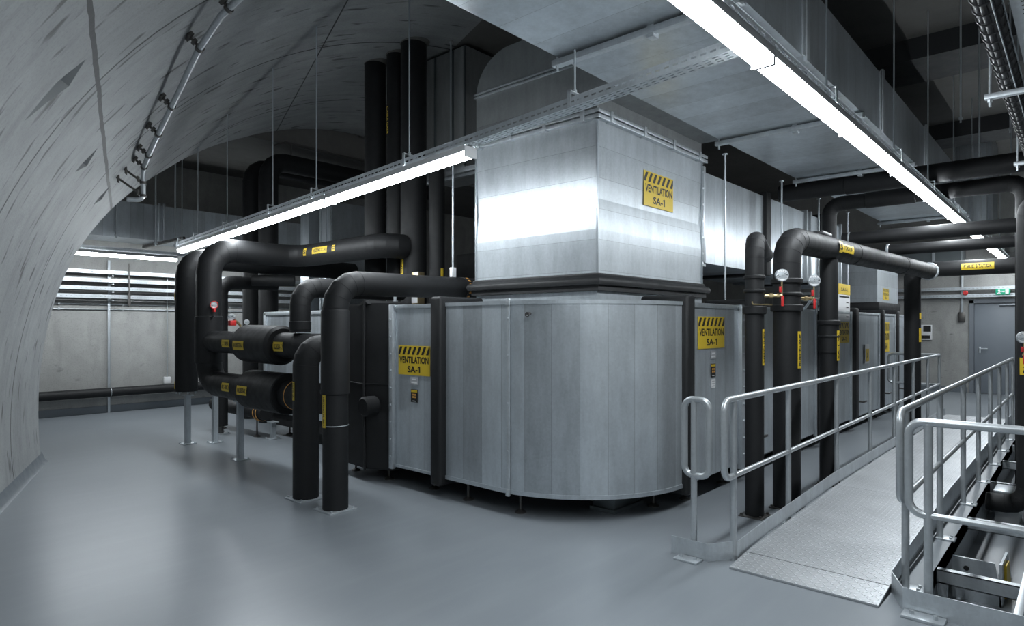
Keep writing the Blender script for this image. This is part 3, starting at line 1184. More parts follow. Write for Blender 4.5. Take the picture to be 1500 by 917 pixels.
# ================================================================== flat duct under the ceiling
t = thing('ceiling_duct', 'wide flat galvanised duct running under the ceiling beside the long lamp line', 'duct', (7, 2.17, 3.55))
MB().box(1.7, 13.66, 1.52, 2.85, 3.55, 4.12).build('casing', 'steel_duct', t)
for x in (4.86, 7.2, 9.55, 11.9):
    m = MB()
    m.box(x, x + .07, 1.495, 1.52, 3.52, 4.16, .004)
    m.box(x - .05, x + .0, 1.505, 1.52, 3.55, 4.13, .003)
    m.build('stiffener', 'strut', t)
for x in (2.2, 3.66, 6.42, 8.82, 11.2, 13.5):
    m = MB()
    m.box(x, x + .045, 1.50, 2.90, 3.49, 3.535, .004)
    m.box(x + .05, x + .095, 1.50, 2.90, 3.505, 3.55, .004)
    m.box(x + .01, x + .08, 2.07, 2.12, 3.47, 3.55, .003)
    m.cyl((x + .02, 2.86, 3.45), (x + .02, 2.86, 3.6), .010, 8)
    m.build('cross_rail', 'strut', t)

# ================================================================== lamps, trays, hanger rods
UP = V((0, 0, 1))
def lamp(p, q, label, group=None):
    """batten lamp: slim housing with a rounded glowing lens and two end caps, from p to q (top centre line)"""
    p, q = V(p), V(q)
    L = (q - p).normalized()
    S = L.cross(UP).normalized()
    N = S.cross(L)
    t = thing('batten_lamp', label, 'lamp', (p + q) / 2, group)
    ln = (q - p).length
    c = (p + q) / 2
    MB().obox(c - N * .018, L, S, N, ln - .01, .085, .036, .004).build('mounting_housing', 'lamp_body', t)
    for e in (-1, 1):
        MB().obox(c - N * .024 + S * (.0645 * e), L, S, N, ln - .01, .005, .046, .001).build('light_baffle', 'lamp_body', t)  # thin side walls added to keep lamp light from going upward
    m = MB()
    prof = [(-.058, -.036), (.058, -.036)] + [(.061 * math.cos(a), -.054 - .042 * math.sin(a)) for a in [PI * k / 10 for k in range(11)]]
    m.prism(prof, .010, ln - .010, to=lambda a, b, h: p + S * a + N * b + L * h)
    m.build('lens', 'lens', t, smooth=40)
    for e in (.005, ln - .005):
        m = MB()
        m.obox(p + L * e - N * .050, L, S, N, .010, .128, .090, .004)
        m.build('end_cap', 'lamp_body', t)
    return t

def tray(name, label, p, q, width, height, mat='strut', rows_bottom=(.3, .7), rows_side=(.5,), pitch=.055, slot=.032, slot_w=.011, group=None, cat='cable tray', drop=0.):
    """perforated U-shaped tray, p..q along its bottom centre line"""
    p, q = V(p), V(q)
    L = (q - p).normalized()
    S = L.cross(UP).normalized()
    N = S.cross(L)
    ln = (q - p).length
    m = MB()
    m.perforated(p - S * width / 2, L, S, ln, width, [r * width for r in rows_bottom], pitch, slot, slot_w)
    for s in (-1, 1):
        m.perforated(p + S * s * width / 2, L, N, ln, height, [r * height for r in rows_side], pitch, slot, slot_w)
        m.obox((p + q) / 2 + S * s * (width / 2 - .006) + N * height, L, S, N, ln, .014, .004)
    o = m.build(name, mat, normals=False)
    return tag(o, label, cat, group)

# long line over the walkway
RY, RZ = 1.335, 3.13
edges = [.42, 1.87] + [3.58 + 1.71 * k for k in range(8)] + [17.3, 18.3]
for i, (a, b) in enumerate(zip(edges, edges[1:])):
    lamp((a + .004, RY, RZ), (b - .004, RY, RZ), 'glowing batten lamp, %s from the near end of the long line over the walkway' % ORD[i], 'lamps of the long line')
tray('lamp_rail', 'perforated galvanised rail carrying the long lamp line over the walkway', (.40, RY, RZ + .004), (18.4, RY, RZ + .004), .10, .06, pitch=.1, slot=.05, cat='rail')

# unseen lamps added behind the viewing place to light vault and unit front
for i in range(2):
    a, b = NX * 1.5 + AX * (-.45 - 1.65 * i) + UP * 3.5, NX * 1.5 + AX * (-2.08 - 1.65 * i) + UP * 3.5
    lamp(a, b, 'unseen batten lamp added along the vault behind the viewing place, ' + ('nearer one' if i == 0 else 'farther one'), 'unseen added vault lamps')
# slanting line over the pipes on the left
LA, LB = V((3.49, 1.41, 3.126)), V((3.866, 10.25, 2.80))
def ll(y):
    return LA.lerp(LB, (y - LA.y) / (LB.y - LA.y))
tray('lamp_rail', 'perforated galvanised rail crossing from under the ceiling duct and carrying the left lamp line', ll(1.41), ll(10.3), .11, .065, cat='rail', rows_bottom=(.2, .5, .8), pitch=.06, slot=.035)
ys = [3.66, 5.85, 8.05, 10.24]
for i, (a, b) in enumerate(zip(ys, ys[1:])):
    lamp(ll(a + .004) - UP * .004, ll(b - .004) - UP * .004, 'glowing batten lamp, %s from the tall duct in the left line over the pipes' % ORD[i], 'lamps of the left line')
# back wall lamps: the half-hidden first one is added to brighten the background
lamp((4.56, 12.0, 2.83), (6.6, 12.0, 2.83), 'batten lamp added to brighten the back wall, mostly hidden behind the leftmost black riser')
lamp((2.3, 12.0, 2.83), (4.45, 12.0, 2.83), 'glowing batten lamp hanging before the back wall above the four wall trays')
tray('lamp_rail', 'perforated rail above the lamp near the back wall', (1.9, 12.0, 2.835), (6.7, 12.0, 2.835), .10, .06, cat='rail')

rodn = 0
def rod(x, y, z0, z1, label, r=.007, group=None):
    m = MB()
    m.cyl((x, y, z0), (x, y, z1), r, 10)
    m.cyl((x, y, z0 + .03), (x, y, z0 + .055), r * 2.2, 6)
    m.cyl((x, y, z1 - .012), (x, y, z1), r * 2.6, 12)
    return tag(m.build('hanger_rod', 'strut'), label, 'rod', group)

def clip_rod(pt, label, group, z1=None, half=.062, across=False):
    """rod ending in a U clip that holds a rail at pt (the rail's bottom centre)"""
    x, y, z = pt
    top = z1 if z1 is not None else roof_z(x, y) + .01
    t = thing('hanger_rod', label, 'rod', (x, y, z), group)
    MB().cyl((x, y, z + .10), (x, y, top), .007, 10).build('rod', 'strut', t)
    m = MB()
    def part(a0, a1, b0, b1):
        if across:
            m.box(x - .015, x + .015, y + a0, y + a1, z + b0, z + b1)
        else:
            m.box(x + a0, x + a1, y - .015, y + .015, z + b0, z + b1)
    part(-half - .006, -half, 0, .115)
    part(half, half + .006, 0, .115)
    part(-half - .006, half + .006, .105, .112)
    m.cyl((x, y, z + .112), (x, y, z + .13), .014, 6)
    m.build('clip', 'strut', t)
for i, y in enumerate((4.48, 6.13, 7.16, 8.5, 9.55, 10.2)):
    clip_rod(ll(y), 'thin threaded rod with clip, %s from the tall duct along the left lamp rail' % ORD[i], 'rods of the left lamp rail')
clip_rod(ll(2.6), 'short rod holding the lamp rail under the ceiling duct, beside the tall duct', 'rods of the left lamp rail', 3.49)
for i, x in enumerate((1.2, 2.9, 4.75, 6.85, 8.6, 10.5, 12.4, 14.5, 16.9)):
    clip_rod((x, RY, RZ + .004), 'thin rod with clip, %s from the near end of the walkway lamp line' % ORD[i], 'rods of the walkway lamp line', 4.95 if 5.9 < x < 6.4 or 9.3 < x < 10.25 or 13.6 < x < 14.4 else 5.2, across=True)
for i, (x, y, z0, z1) in enumerate(((6.75, 2.93, 1.801, 3.48), (8.50, 2.93, 1.801, 3.48), (10.05, 2.93, 1.801, 3.48), (11.6, 2.93, 1.801, 3.48))):
    rod(x, y, z0, z1, 'long bright rod between cabinet tops and ceiling duct, %s right of the tall duct' % ORD[i], .011, 'rods below the ceiling duct')
for i, (x, y, z0) in enumerate(((8.2, .98, 3.75), (9.0, .62, 3.75), (10.6, .72, 3.4), (12.6, .66, 3.0), (13.2, .5, 3.0))):
    rod(x, y, z0, 4.93 if 9.3 < x < 10.25 else 5.2, 'free thin rod hanging from the right-hand ceiling, %s from the near side' % ORD[i], .009, 'rods on the right')

# ================================================================== pipes on the left
# nearest short pipe
t = thing('insulated_pipe', 'black insulated pipe nearest the viewer, rising from the floor and bending toward the tall duct', 'pipe', (3.11, 4.86, 0))
run(t, [(3.11, 4.86, .012), (3.11, 4.86, 1.975), (4.88, 4.86, 1.995)], .110, .23)
MB().tube([(3.11, 4.86, 1.0), (3.11, 4.86, 1.012), (3.11, 4.86, 1.72), (3.11, 4.86, 1.74)], [.111, .124, .124, .112], 28).build('sleeve', 'black', t)
m = MB()
m.ring((3.11, 4.86, .735), UP, .111, .003)
m.build('metal_band', 'strut', t)
base_plate(t, 3.11, 4.86, .135)
pipe_label(t, (3.11, 4.86, .865), -UP, toward((3.11, 4.86), 58), .112, .285, .05, 'HEIZUNG VL SA-1')
MB().cyl((4.62, 4.86, 1.992), (4.68, 4.86, 1.992), .116, 28).build('metal_band', 'black_matt', t)
pipe_label(t, (4.65, 4.86, 1.992), (0, 0, 1), (-.55, -.83, 0), .117, .02, .02, None, 'orange', 'band_mark')
m = MB()
for k in range(7):
    a = math.radians(-70 + k * 22)
    n = V((0, -math.cos(a), -math.sin(a) * -1))
    q = V((4.65, 4.86, 1.992)) + n * .118
    m.obox(q, (1, 0, 0), V((1, 0, 0)).cross(n), n, .03, .022, .002)
m.build('band_print', 'orange', t)
# hanger with white tag
t2 = thing('hanger_rod', 'bright rod with white tag holding the nearest black pipe arm, left of the tall duct', 'rod', (4.50, 4.86, 2.1))
MB().cyl((4.50, 4.86, 2.11), (4.50, 4.86, 3.5), .010, 10).build('rod', 'strut', t2)
m = MB()
m.box(4.47, 4.53, 4.84, 4.88, 2.10, 2.20, .004)
m.build('tag', 'white', t2)

t = thing('insulated_pipe', 'black floor pipe just left of the nearest one, with a short elbow', 'pipe', (3.13, 5.38, 0))
run(t, [(3.13, 5.38, .012), (3.13, 5.38, 1.40), (3.48, 5.38, 1.40), (3.48, 5.625, 1.385)], .118, .20)
base_plate(t, 3.13, 5.38, .14)
pipe_label(t, (3.13, 5.38, 1.0), -UP, toward((3.13, 5.38), 68), .119, .17, .05, 'KALT RL SA-1')

# upper and lower pipe with the riser
t = thing('insulated_pipe', 'big black riser with a red-ringed gauge, bending over the unit', 'pipe', (3.48, 8.33, .5))
run(t, [(4.99, 6.30, 2.58), (4.74, 6.30, 2.58), (4.74, 8.33, 2.58), (3.48, 8.33, 2.58), (3.48, 8.33, .87), (3.48, 5.62, .87)], .152, .30)
MB().cyl((3.48, 7.15, .87), (3.48, 6.31, .87), .222, 32, .012).build('thick_sleeve', 'black', t)
collar(t, (3.48, 8.33, 1.42), UP, .165, .62, ch=.02, name='thick_sleeve')
m = MB()
m.ring((3.48, 6.16, .87), (0, 1, 0), .154, .003)
m.build('orange_ring', 'orange', t)
pipe_label(t, (4.74, 7.55, 2.585), (0, -1, 0), (-1, -.1, .12), .153, .36, .085, 'HEIZUNG VL SA')
pipe_label(t, (4.74, 7.92, 2.585), (0, -1, 0), (-1, -.1, .12), .153, .07, .10, 'S')
pipe_label(t, (4.74, 7.22, 2.585), (0, -1, 0), (-1, -.1, .12), .153, .07, .08, 'C')
pipe_label(t, (3.48, 7.52, .87), (0, -1, 0), (-1, -.1, .05), .153, .19, .10, '001-50C')
pipe_label(t, (3.48, 6.95, .87), (0, -1, 0), (-1, -.1, .05), .223, .24, .10, 'NNL.00357-60L')
gauge(t, (3.454, 8.12, 1.86), toward((3.48, 8.33)), .042, False)
m = MB()
m.tube([V((3.449, 8.10, 1.86)) + (toward((3.48, 8.33)).cross(UP) * math.cos(a) + UP * math.sin(a)) * .044 for a in [k * PI / 12 for k in range(25)]], .005, 8, caps=False)
m.box(3.44, 3.47, 8.09, 8.13, 1.77, 1.82, .004)
m.build('red_ring', 'red', t)
m = MB()
m.tube([(3.455, 8.12, 1.80), (3.45, 8.12, 1.72), (3.44, 8.20, 1.66)], .010, 8)
m.build('cable', 'cable', t)

t = thing('insulated_pipe', 'level black pipe with a thick sleeve branching from the big riser at chest height', 'pipe', (3.48, 7, 1.2))
run(t, [(3.48, 8.16, 1.40), (3.48, 5.645, 1.385)], .135)
MB().cyl((3.48, 7.27, 1.395), (3.48, 6.45, 1.385), .215, 32, .03).build('thick_sleeve', 'black', t)
pipe_label(t, (3.48, 7.55, 1.395), (0, -1, 0), (-1, -.1, -.05), .136, .20, .09, 'L-1MBR')
pipe_label(t, (3.48, 7.05, 1.39), (0, -1, 0), (-1, -.1, -.05), .216, .26, .10, 'NNL.00357-60-1')
pipe_label(t, (3.48, 6.31, 1.386), (0, -1, 0), (-1, -.1, -.05), .136, .20, .10, 'AC.ECSH-11')
m = MB()
m.tube(fillet([(3.48, 7.45, 1.50), (3.48, 7.45, 1.60), (3.40, 7.45, 1.68)], .03, 4), .014, 10)
m.build('pipe_tapping', 'brass', t)
gauge(t, (3.36, 7.42, 1.70), (-.6, -.75, .1), .040, False)
m = MB()
m.box(3.33, 3.40, 7.38, 7.45, 1.60, 1.66, .005)
m.build('red_ring', 'red', t)

t = thing('insulated_pipe', 'slim black pipe rising off the level sleeved pipe and turning right behind the nearest one', 'pipe', (3.46, 6.06, 1.5))
run(t, [(3.46, 6.06, 1.53), (3.46, 6.06, 2.0), (4.78, 6.06, 2.0)], .104, .19)
collar(t, (3.46, 6.06, 1.60), UP, .110, .10, ch=.01)

t = thing('insulated_pipe', 'leftmost black riser, cut off square above its floor post', 'pipe', (3.5, 9.09, .71))
run(t, [(3.5, 9.09, .71), (3.5, 9.09, 2.52), (6.3, 9.09 + .22, 2.52)], .142, .27)
m = MB()
for k in range(7):
    a = 2 * PI * k / 7
    m.cyl((3.5 + .12 * math.cos(a), 9.09 + .12 * math.sin(a), .68), (3.5 + .12 * math.cos(a), 9.09 + .12 * math.sin(a), .715), .010, 6)
m.build('end_screws', 'strut', t)
pipe_label(t, (3.5, 9.09, .80), UP, toward((3.5, 9.09), 80), .143, .10, .05, None)
pipe_label(t, (3.5, 9.09, 2.0), UP, toward((3.5, 9.09), 80), .143, .12, .05, None)

for (x, y, z1, lab) in ((3.50, 9.05, .66, 'grey steel floor post under the cut-off leftmost riser'),
                        (3.79, 8.87, .72, 'thin grey floor post between the two left risers'),
                        (3.50, 7.50, .70, 'grey steel floor post under the low sleeved pipe'),
                        (4.46, 8.55, .24, 'short dark floor post under the far unit section')):
    t = thing('support_post', lab, 'post', (x, y, 0))
    m = MB()
    h = .032
    m.box(x - h, x + h, y - h, y - h + .006, .01, z1)
    m.box(x - h, x + h, y + h - .006, y + h, .01, z1)
    m.box(x - h, x - h + .006, y - h, y + h, .01, z1)
    m.box(x + h - .006, x + h, y - h, y + h, .01, z1)
    m.build('post', 'strut', t)
    base_plate(t, x, y, .085)
    m = MB()
    m.box(x - .05, x + .05, y - .08, y + .08, z1 - .01, z1 + .006)
    m.build('head_plate', 'strut', t)

t = thing('insulated_pipe', 'thin black riser seen between the big riser and the two tall bends, turning right', 'pipe', (4.15, 9.42, 0))
run(t, [(4.15, 9.52, .12), (4.15, 9.52, 2.25), (5.02, 9.52, 2.25)], .098, .19)
base_plate(t, 4.15, 9.52, .10)
m = MB()
m.cyl((4.15, 9.52, .01), (4.15, 9.52, .12), .04, 12)
m.build('foot', 'iron', t)
t = thing('insulated_pipe', 'pale-ended black stub pipe between the big riser and the tall bends', 'pipe', (4.5, 8.9, 2.2))
run(t, [(4.52, 9.30, 2.28), (5.02, 8.95, 2.28)], .085)
t = thing('insulated_pipe', 'low black pipe with clamp bands close to the floor behind the posts', 'pipe', (4.42, 9.0, .2))
run(t, [(4.40, 10.3, .36), (4.40, 8.62, .36)], .10)
collar(t, (4.40, 8.75, .36), (0, 1, 0), .115, .10, name='clamp')
m = MB()
for y in (8.80, 8.72):
    m.ring((4.40, y, .36), (0, 1, 0), .118, .004)
m.build('band', 'orange', t)
for y in (8.9, 10.0):
    foot(t, 4.40, y, .27)

# two tall bends further back
t = thing('insulated_pipe', 'wider of the two tall black bends standing behind the left lamp line', 'pipe', (5.2, 10.12, 0))
run(t, [(5.2, 10.12, 0), (5.2, 10.12, 4.36), (9.0, 10.12, 4.36)], .155, .30)
t = thing('insulated_pipe', 'left one of the two tall black bends, partly hidden by its wider neighbour', 'pipe', (5.2, 10.75, 0))
run(t, [(5.2, 10.75, 0), (5.2, 10.75, 4.38), (9.0, 10.75, 4.38)], .13, .30)
gauge(t, (5.06, 10.60, 1.66), toward((5.2, 10.75)), .045, False)
m = MB()
m.tube(fillet([(5.3, 10.1, 4.62), (5.5, 10.1, 4.72), (8.9, 10.1, 4.72)], .08, 4), .014, 10)
for x in (5.6, 7.2, 8.6):
    m.cyl((x, 10.1, 4.518), (x, 10.1, 4.72), .012, 8)
tag(m.build('conduit', 'iron'), 'thin dark conduit above the wider tall black bend', 'conduit')

# three pipes up into the vault and a smaller one
for x, y, r, lab in ((5.15, 7.09, .142, 'left one of three straight black pipes going up into the concrete vault'),
                     (5.20, 6.70, .125, 'middle one of three straight black pipes going up into the concrete vault'),
                     (5.16, 6.30, .162, 'thickest and rightmost of three straight black pipes going up into the vault')):
    t = thing('insulated_pipe', lab, 'pipe', (x, y, 1.79), 'pipes up into the vault')
    zt = roof_z(x, y)
    MB().cyl((x, y, 1.79), (x, y, zt + .05), r, 32).build('insulation', 'black', t)
    m = MB()
    m.tube([(x, y, zt - .03), (x, y, zt - .005), (x, y, zt + .04)], [r + .004, r + .03, r + .055], 20)
    m.build('mortar_collar', 'sleeve_conc', t)
    if r == .125:
        pipe_label(t, (x, y, 4.26), -UP, toward((x, y), 62), r + .002, .42, .09, 'CASSA GASR', 'black_matt', ink='yellow')
    if r == .162:
        pipe_label(t, (x, y, 2.28), -UP, toward((x, y), 62), r + .001, .40, .07, 'VENTIL SA-1')
t = thing('insulated_pipe', 'small black riser with a yellow sticker below the grey box duct', 'pipe', (5.22, 5.93, 1.83))
MB().cyl((5.22, 5.93, 1.84), (5.22, 5.93, 3.54), .098, 28).build('insulation', 'black', t)
pipe_label(t, (5.22, 5.93, 2.15), -UP, toward((5.22, 5.93), -40), .099, .3, .04, None)
t = thing('control_box', 'small pale device box mounted between the black risers, left of the tall duct', 'box', (4.95, 5.98, 1.9))
MB().box(4.90, 5.0, 5.90, 6.02, 1.86, 2.24, .006).build('case', 'brass', t)
m = MB()
m.box(4.892, 4.90, 5.92, 6.0, 1.99, 2.12)
m.build('front_plate', 'iron', t)
MB().box(4.892, 4.90, 5.91, 6.01, 1.87, 1.95).build('tag', 'white', t)

# grey box duct dropping from the vault
t = thing('vertical_duct', 'grey ribbed box duct dropping from the vault behind the lamp line', 'duct', (5.95, 6.3, 3.6))
MB().box(5.6, 6.35, 5.82, 6.82, 3.60, 5.14).build('casing', 'steel_grey', t)
m = MB()
for y in (5.82, 6.04, 6.38, 6.66, 6.81):
    m.box(5.575, 5.60, y - .012, y + .012, 3.60, 5.13, .003)
m.build('rib', 'dark_steel', t)
m = MB()
m.box(5.565, 5.60, 5.80, 6.84, 3.585, 3.62, .003)
m.box(5.60, 6.35, 5.79, 5.82, 3.585, 3.62, .003)
m.build('edge_lip', 'steel', t)
m = MB()
m.box(5.46, 5.52, 4.72, 6.95, 3.50, 3.56, .004)
m.box(5.63, 5.69, 4.72, 6.95, 3.50, 3.56, .004)
m.box(5.50, 5.65, 4.72, 6.95, 3.555, 3.56)
tag(m.build('strut_bar', 'strut'), 'galvanised double strut bar under the grey box duct', 'bar')
rod(5.50, 5.98, 3.562, roof_z(5.48, 5.98), 'pale rod before the grey box duct', .012)
# black block added to darken the gap behind the tall duct
t = thing('dark_filler', 'black block added to darken the deep gap left of the tall duct', 'duct', (7.6, 6.2, 0))
MB().box(7.1, 8.3, 4.95, 7.6, 1.0, 2.75, .02).build('casing', 'black_matt', t)
m = MB()
for x in (7.3, 8.1):
    for y in (5.1, 7.4):
        m.box(x - .04, x + .04, y - .04, y + .04, 0, 1.0)
m.build('leg', 'iron', t)
t = thing('equipment_cabinet', 'dark steel cabinet with a glazed front, glimpsed behind the small riser', 'cabinet', (7.0, 6.9, 2.75))
MB().box(7.2, 8.2, 5.4, 6.8, 2.76, 3.5, .01).build('body', 'dark_steel', t)
m = MB()
m.box(7.18, 7.20, 5.5, 6.1, 2.86, 3.4)
m.build('door', 'iron', t)

# steel box duct in the left background
t = thing('vertical_duct', 'galvanised box duct standing behind the tall black bends', 'duct', (6.7, 10.3, 0))
MB().box(6.05, 7.4, 9.55, 9.95, 0, 3.72).build('casing', 'steel_y', t)
MB().box(6.05, 7.4, 10.30, 10.58, 0, 3.72).build('casing', 'steel_y', t)
m = MB()
for y in (9.58, 9.72, 9.9):
    m.box(6.03, 6.05, y - .012, y + .012, 0, 3.74, .003)
m.build('rib', 'strut', t)
t = thing('horizontal_duct', 'galvanised duct along the top of the back wall, left background', 'duct', (3, 12.8, 3.12))
MB().box(-1, 7.2, 12.4, 13.2, 3.13, 3.76).build('casing', 'steel_x', t)
m = MB()
for x in (2.1, 4.28, 4.36, 6.1):
    m.box(x, x + .04, 12.36, 12.4, 3.12, 3.80, .003)
m.build('flange_rail', 'strut', t)
tag(MB().box(3.0, 3.05, 12.1, 13.3, 3.07, 3.115).build('hanger_bar', 'iron'), 'dark strut bracket under the back-wall duct, above the single lamp', 'bar')
tag(MB().box(4.32, 4.37, 11.4, 13.3, 3.07, 3.115).build('hanger_bar', 'iron'), 'dark strut bracket under the back-wall duct, at the far end of the left lamp line', 'bar')
for i, x in enumerate((3.60, 4.22, 4.55)):
    rod(x, 12.32, 3.02 if i else 3.1, 4.75, 'dark rod at the far end of the left lamp line, %s from the left' % ORD[i], .016, 'rods by the back duct')

# ================================================================== back wall fittings
for i, z in enumerate((2.535, 2.385, 2.24, 2.095)):
    tray('cable_tray', 'perforated wall tray on the back wall, %s from the top of four' % ORD[i], (.8, 13.22, z), (8.0, 13.22, z), .10, .065, rows_side=(.5,), pitch=.075, slot=.045, slot_w=.012, group='trays on the back wall')
t = thing('strut_post', 'galvanised upright strut with arms carrying the four wall trays', 'post', (3.78, 13.36, 0))
MB().box(3.76, 3.80, 13.338, 13.357, 0, 2.80, .003).build('post', 'strut', t)
m = MB()
for z in (2.52, 2.37, 2.225, 2.08):
    m.box(3.765, 3.795, 13.12, 13.34, z - .03, z - .012)
m.build('arm', 'strut', t)
m = MB()
m.cyl((4.05, 13.14, 1.95), (4.05, 13.14, 2.75), .012, 8)
m.box(4.03, 4.07, 13.12, 13.16, 1.98, 2.20)
m.build('brace', 'iron', t)
for z, lab in ((1.99, 'upper thin conduit along the back wall below the trays'), (1.90, 'lower thin conduit along the back wall below the trays')):
    m = MB()
    m.cyl((.5, 13.37, z), (8.5, 13.37, z), .011, 8)
    for k in range(8):
        m.box(1 + k, 1.03 + k, 13.355, 13.4, z - .02, z + .02)
    tag(m.build('conduit', 'rail'), lab, 'conduit')
t = thing('conduit', 'upright conduit on the back wall ending in a white socket box', 'conduit', (4.78, 13.37, .48))
MB().cyl((4.78, 13.345, .60), (4.78, 13.345, 2.55), .012, 8).build('tube', 'rail', t)
MB().box(4.72, 4.84, 13.33, 13.4, .47, .60, .008).build('socket_box', 'white', t)
t = thing('insulated_pipe', 'black pipe running low along the back wall', 'pipe', (4, 13.25, .3))
run(t, [(.5, 13.25, .385), (9.5, 13.25, .385)], .082)
m = MB()
m.ring((3.775, 13.25, .385), (1, 0, 0), .081, .004)
m.box(3.765, 3.785, 13.25, 13.335, .37, .40)
m.build('clamp', 'strut', t)

# steel conduit on the vault
def vp(s, t_, off):
    th = math.acos(max(-1, min(1, (VS - s) / VR)))
    return vault_pt(th, t_, VR - off)
ks = [(.75, 4.75), (.26, 5.45), (.12, 5.87), (-.09, 6.92), (-.29, 7.8), (-.38, 8.3)]
pts = [vp(s, a, .13) for s, a in ks]
low = pts[-1] + V((0, 0, -.36))
th_w = math.asin((low.z - VZ) / VR)
wallp = vault_pt(th_w, 8.3, VR - .0)
t = thing('conduit', 'bright steel conduit climbing the concrete vault on dark clamps', 'conduit', low)
m = MB()
m.tube(fillet(pts + [low, low + (V((wallp.x, wallp.y, low.z)) - low).normalized() * .16], .07, 4), .026, 16)
m.build('tube', 'rail', t)
def clamp(p, ax):
    p, ax = V(p), V(ax).normalized()
    th = math.atan2(p.z - VZ, VS - p.dot(NX))
    wp = vault_pt(th, p.dot(AX))
    d = (wp - p).normalized()
    m = MB()
    m.tube([p - ax * .014, p + ax * .014], .036, 16)
    m.cyl(p, wp, .012, 8)
    m.obox(wp - d * .02, ax, d.cross(ax), d, .09, .05, .03, .004)
    m.obox(p + d * .06, ax, d.cross(ax), d, .06, .035, .03, .004)
    m.build('clamp', 'iron', t)
for a, b, k in ((0, 1, .9), (2, 3, .0), (3, 4, .0), (3, 4, .62), (4, 5, .3), (4, 5, .9)):
    clamp(pts[a].lerp(pts[b], k), pts[b] - pts[a])
clamp(pts[-1].lerp(low, .45), UP)
clamp(pts[-1].lerp(low, .85), UP)

# ================================================================== pipes on the right
t = thing('insulated_pipe', 'slim black riser with gauge, nearest of the row beyond the left railing', 'pipe', (5.36, 2.07, 0))
X, Y = 5.36, 2.07
run(t, [(X, Y, .012), (X, Y, 2.335), (6.75, Y + .42, 2.335)], .076, .17)
for z, r, l in ((2.005, .088, .035), (1.89, .090, .03), (1.73, .096, .07)):
    collar(t, (X, Y, z), UP, r, l)
base_plate(t, X, Y, .10, 'iron')
MB().tube(fillet([(X - .10, Y - .02, 1.80), (X - .10, Y - .02, 1.775), (X + .02, Y - .10, 1.775), (X + .12, Y - .10, 1.775)], .015, 3), .006, 8).build('wire_bracket', 'brass', t)
n = toward((X, Y), -68)
pipe_label(t, (X, Y, 1.42), UP, n, .077, .30, .045, 'HEIZUNG')
gauge(t, (X + .10, Y - .19, 2.02), (-.82, -.57, 0), .052, True, (X + .03, Y - .07, 1.85))

t = thing('insulated_pipe', 'thick black riser with gauge bending away along the walkway overhead', 'pipe', (5.80, 1.955, 0))
X, Y = 5.80, 1.955
run(t, [(X, Y, .012), (X, Y, 2.365), (11.68, Y - .175, 2.435)], .115, .225)
for z, r, l in ((1.99, .132, .045), (1.875, .128, .03), (1.755, .136, .06)):
    collar(t, (X, Y, z), UP, r, l)
for xx in (7.66, 9.80):
    collar(t, (xx, Y - .175 * (xx - X) / 5.88, 2.365 + .07 * (xx - X) / 5.88), (1, -.03, 0), .120, .04)
collar(t, (11.55, Y - .171, 2.433), (1, 0, 0), .135, .05, 'strut', 'flange')
base_plate(t, X, Y, .118, 'iron')
pipe_label(t, (X, Y, 1.39), UP, toward((X, Y), -62), .116, .32, .06, 'RUECKLAUF')
zz = 2.381
YA = Y - .042
pipe_label(t, (7.15, YA, zz), (1, -.03, 0), (-.15, -1, .0), .116, .36, .08, 'VORLAUF-1')
pipe_label(t, (6.90, YA, zz), (1, -.03, 0), (-.15, -1, .0), .116, .10, .11, 'S')
pipe_label(t, (7.46, YA, zz), (1, -.03, 0), (-.15, -1, .0), .116, .12, .07, None)
gauge(t, (X + .22, Y - .16, 2.0), (-.82, -.57, 0), .052, True, (X + .09, Y - .08, 1.84))
m = MB()
m.box(6.6, 6.9, YA - .03, YA + .1, 2.48, 2.52, .01)
m.build('clamp', 'cable', t)

t = thing('insulated_pipe', 'third black riser beyond the left railing, meeting the overhead arm from below', 'pipe', (6.93, 1.925, 0))
X, Y = 6.93, 1.925
run(t, [(X, Y, .012), (X, Y, 2.262)], .086)
run(t, [(X, Y, 1.33), (X, Y, 1.62)], .096, name='sleeve')
collar(t, (X, Y, 1.63), UP, .108, .05)
collar(t, (X, Y, 1.49), UP, .102, .03)
base_plate(t, X, Y, .095, 'iron')
pipe_label(t, (X, Y, 1.40), UP, toward((X, Y), -62), .097, .30, .05, 'SA-1 VL')
t = thing('insulated_pipe', 'black pipe standing on the cabinet row and crossing high over the walkway', 'pipe', (9.8, 2.72, 1.8))
run(t, [(9.8, 2.72, 1.81), (9.8, 2.72, 3.325), (9.8, .53, 3.325), (9.8, .53, TZ)], .10, .17)
collar(t, (9.8, 1.95, 3.325), (0, 1, 0), .108, .6, name='sleeve', ch=.01)
t = thing('insulated_pipe', 'black pipe at the right edge with a gauge, bending low toward the walkway', 'pipe', (7.69, .40, -.1))
run(t, [(7.69, -3.88, 2.80), (7.69, .40, 2.80), (7.69, .40, -.10), (7.69, .715, -.10)], .085, .17)
pipe_label(t, (7.69, .40, 1.22), UP, toward((7.69, .40), 5), .086, .16, .11, 'SA-1')
gauge(t, (7.55, .42, 1.49), (-.95, -.3, 0), .055, True, (7.63, .41, 1.33))

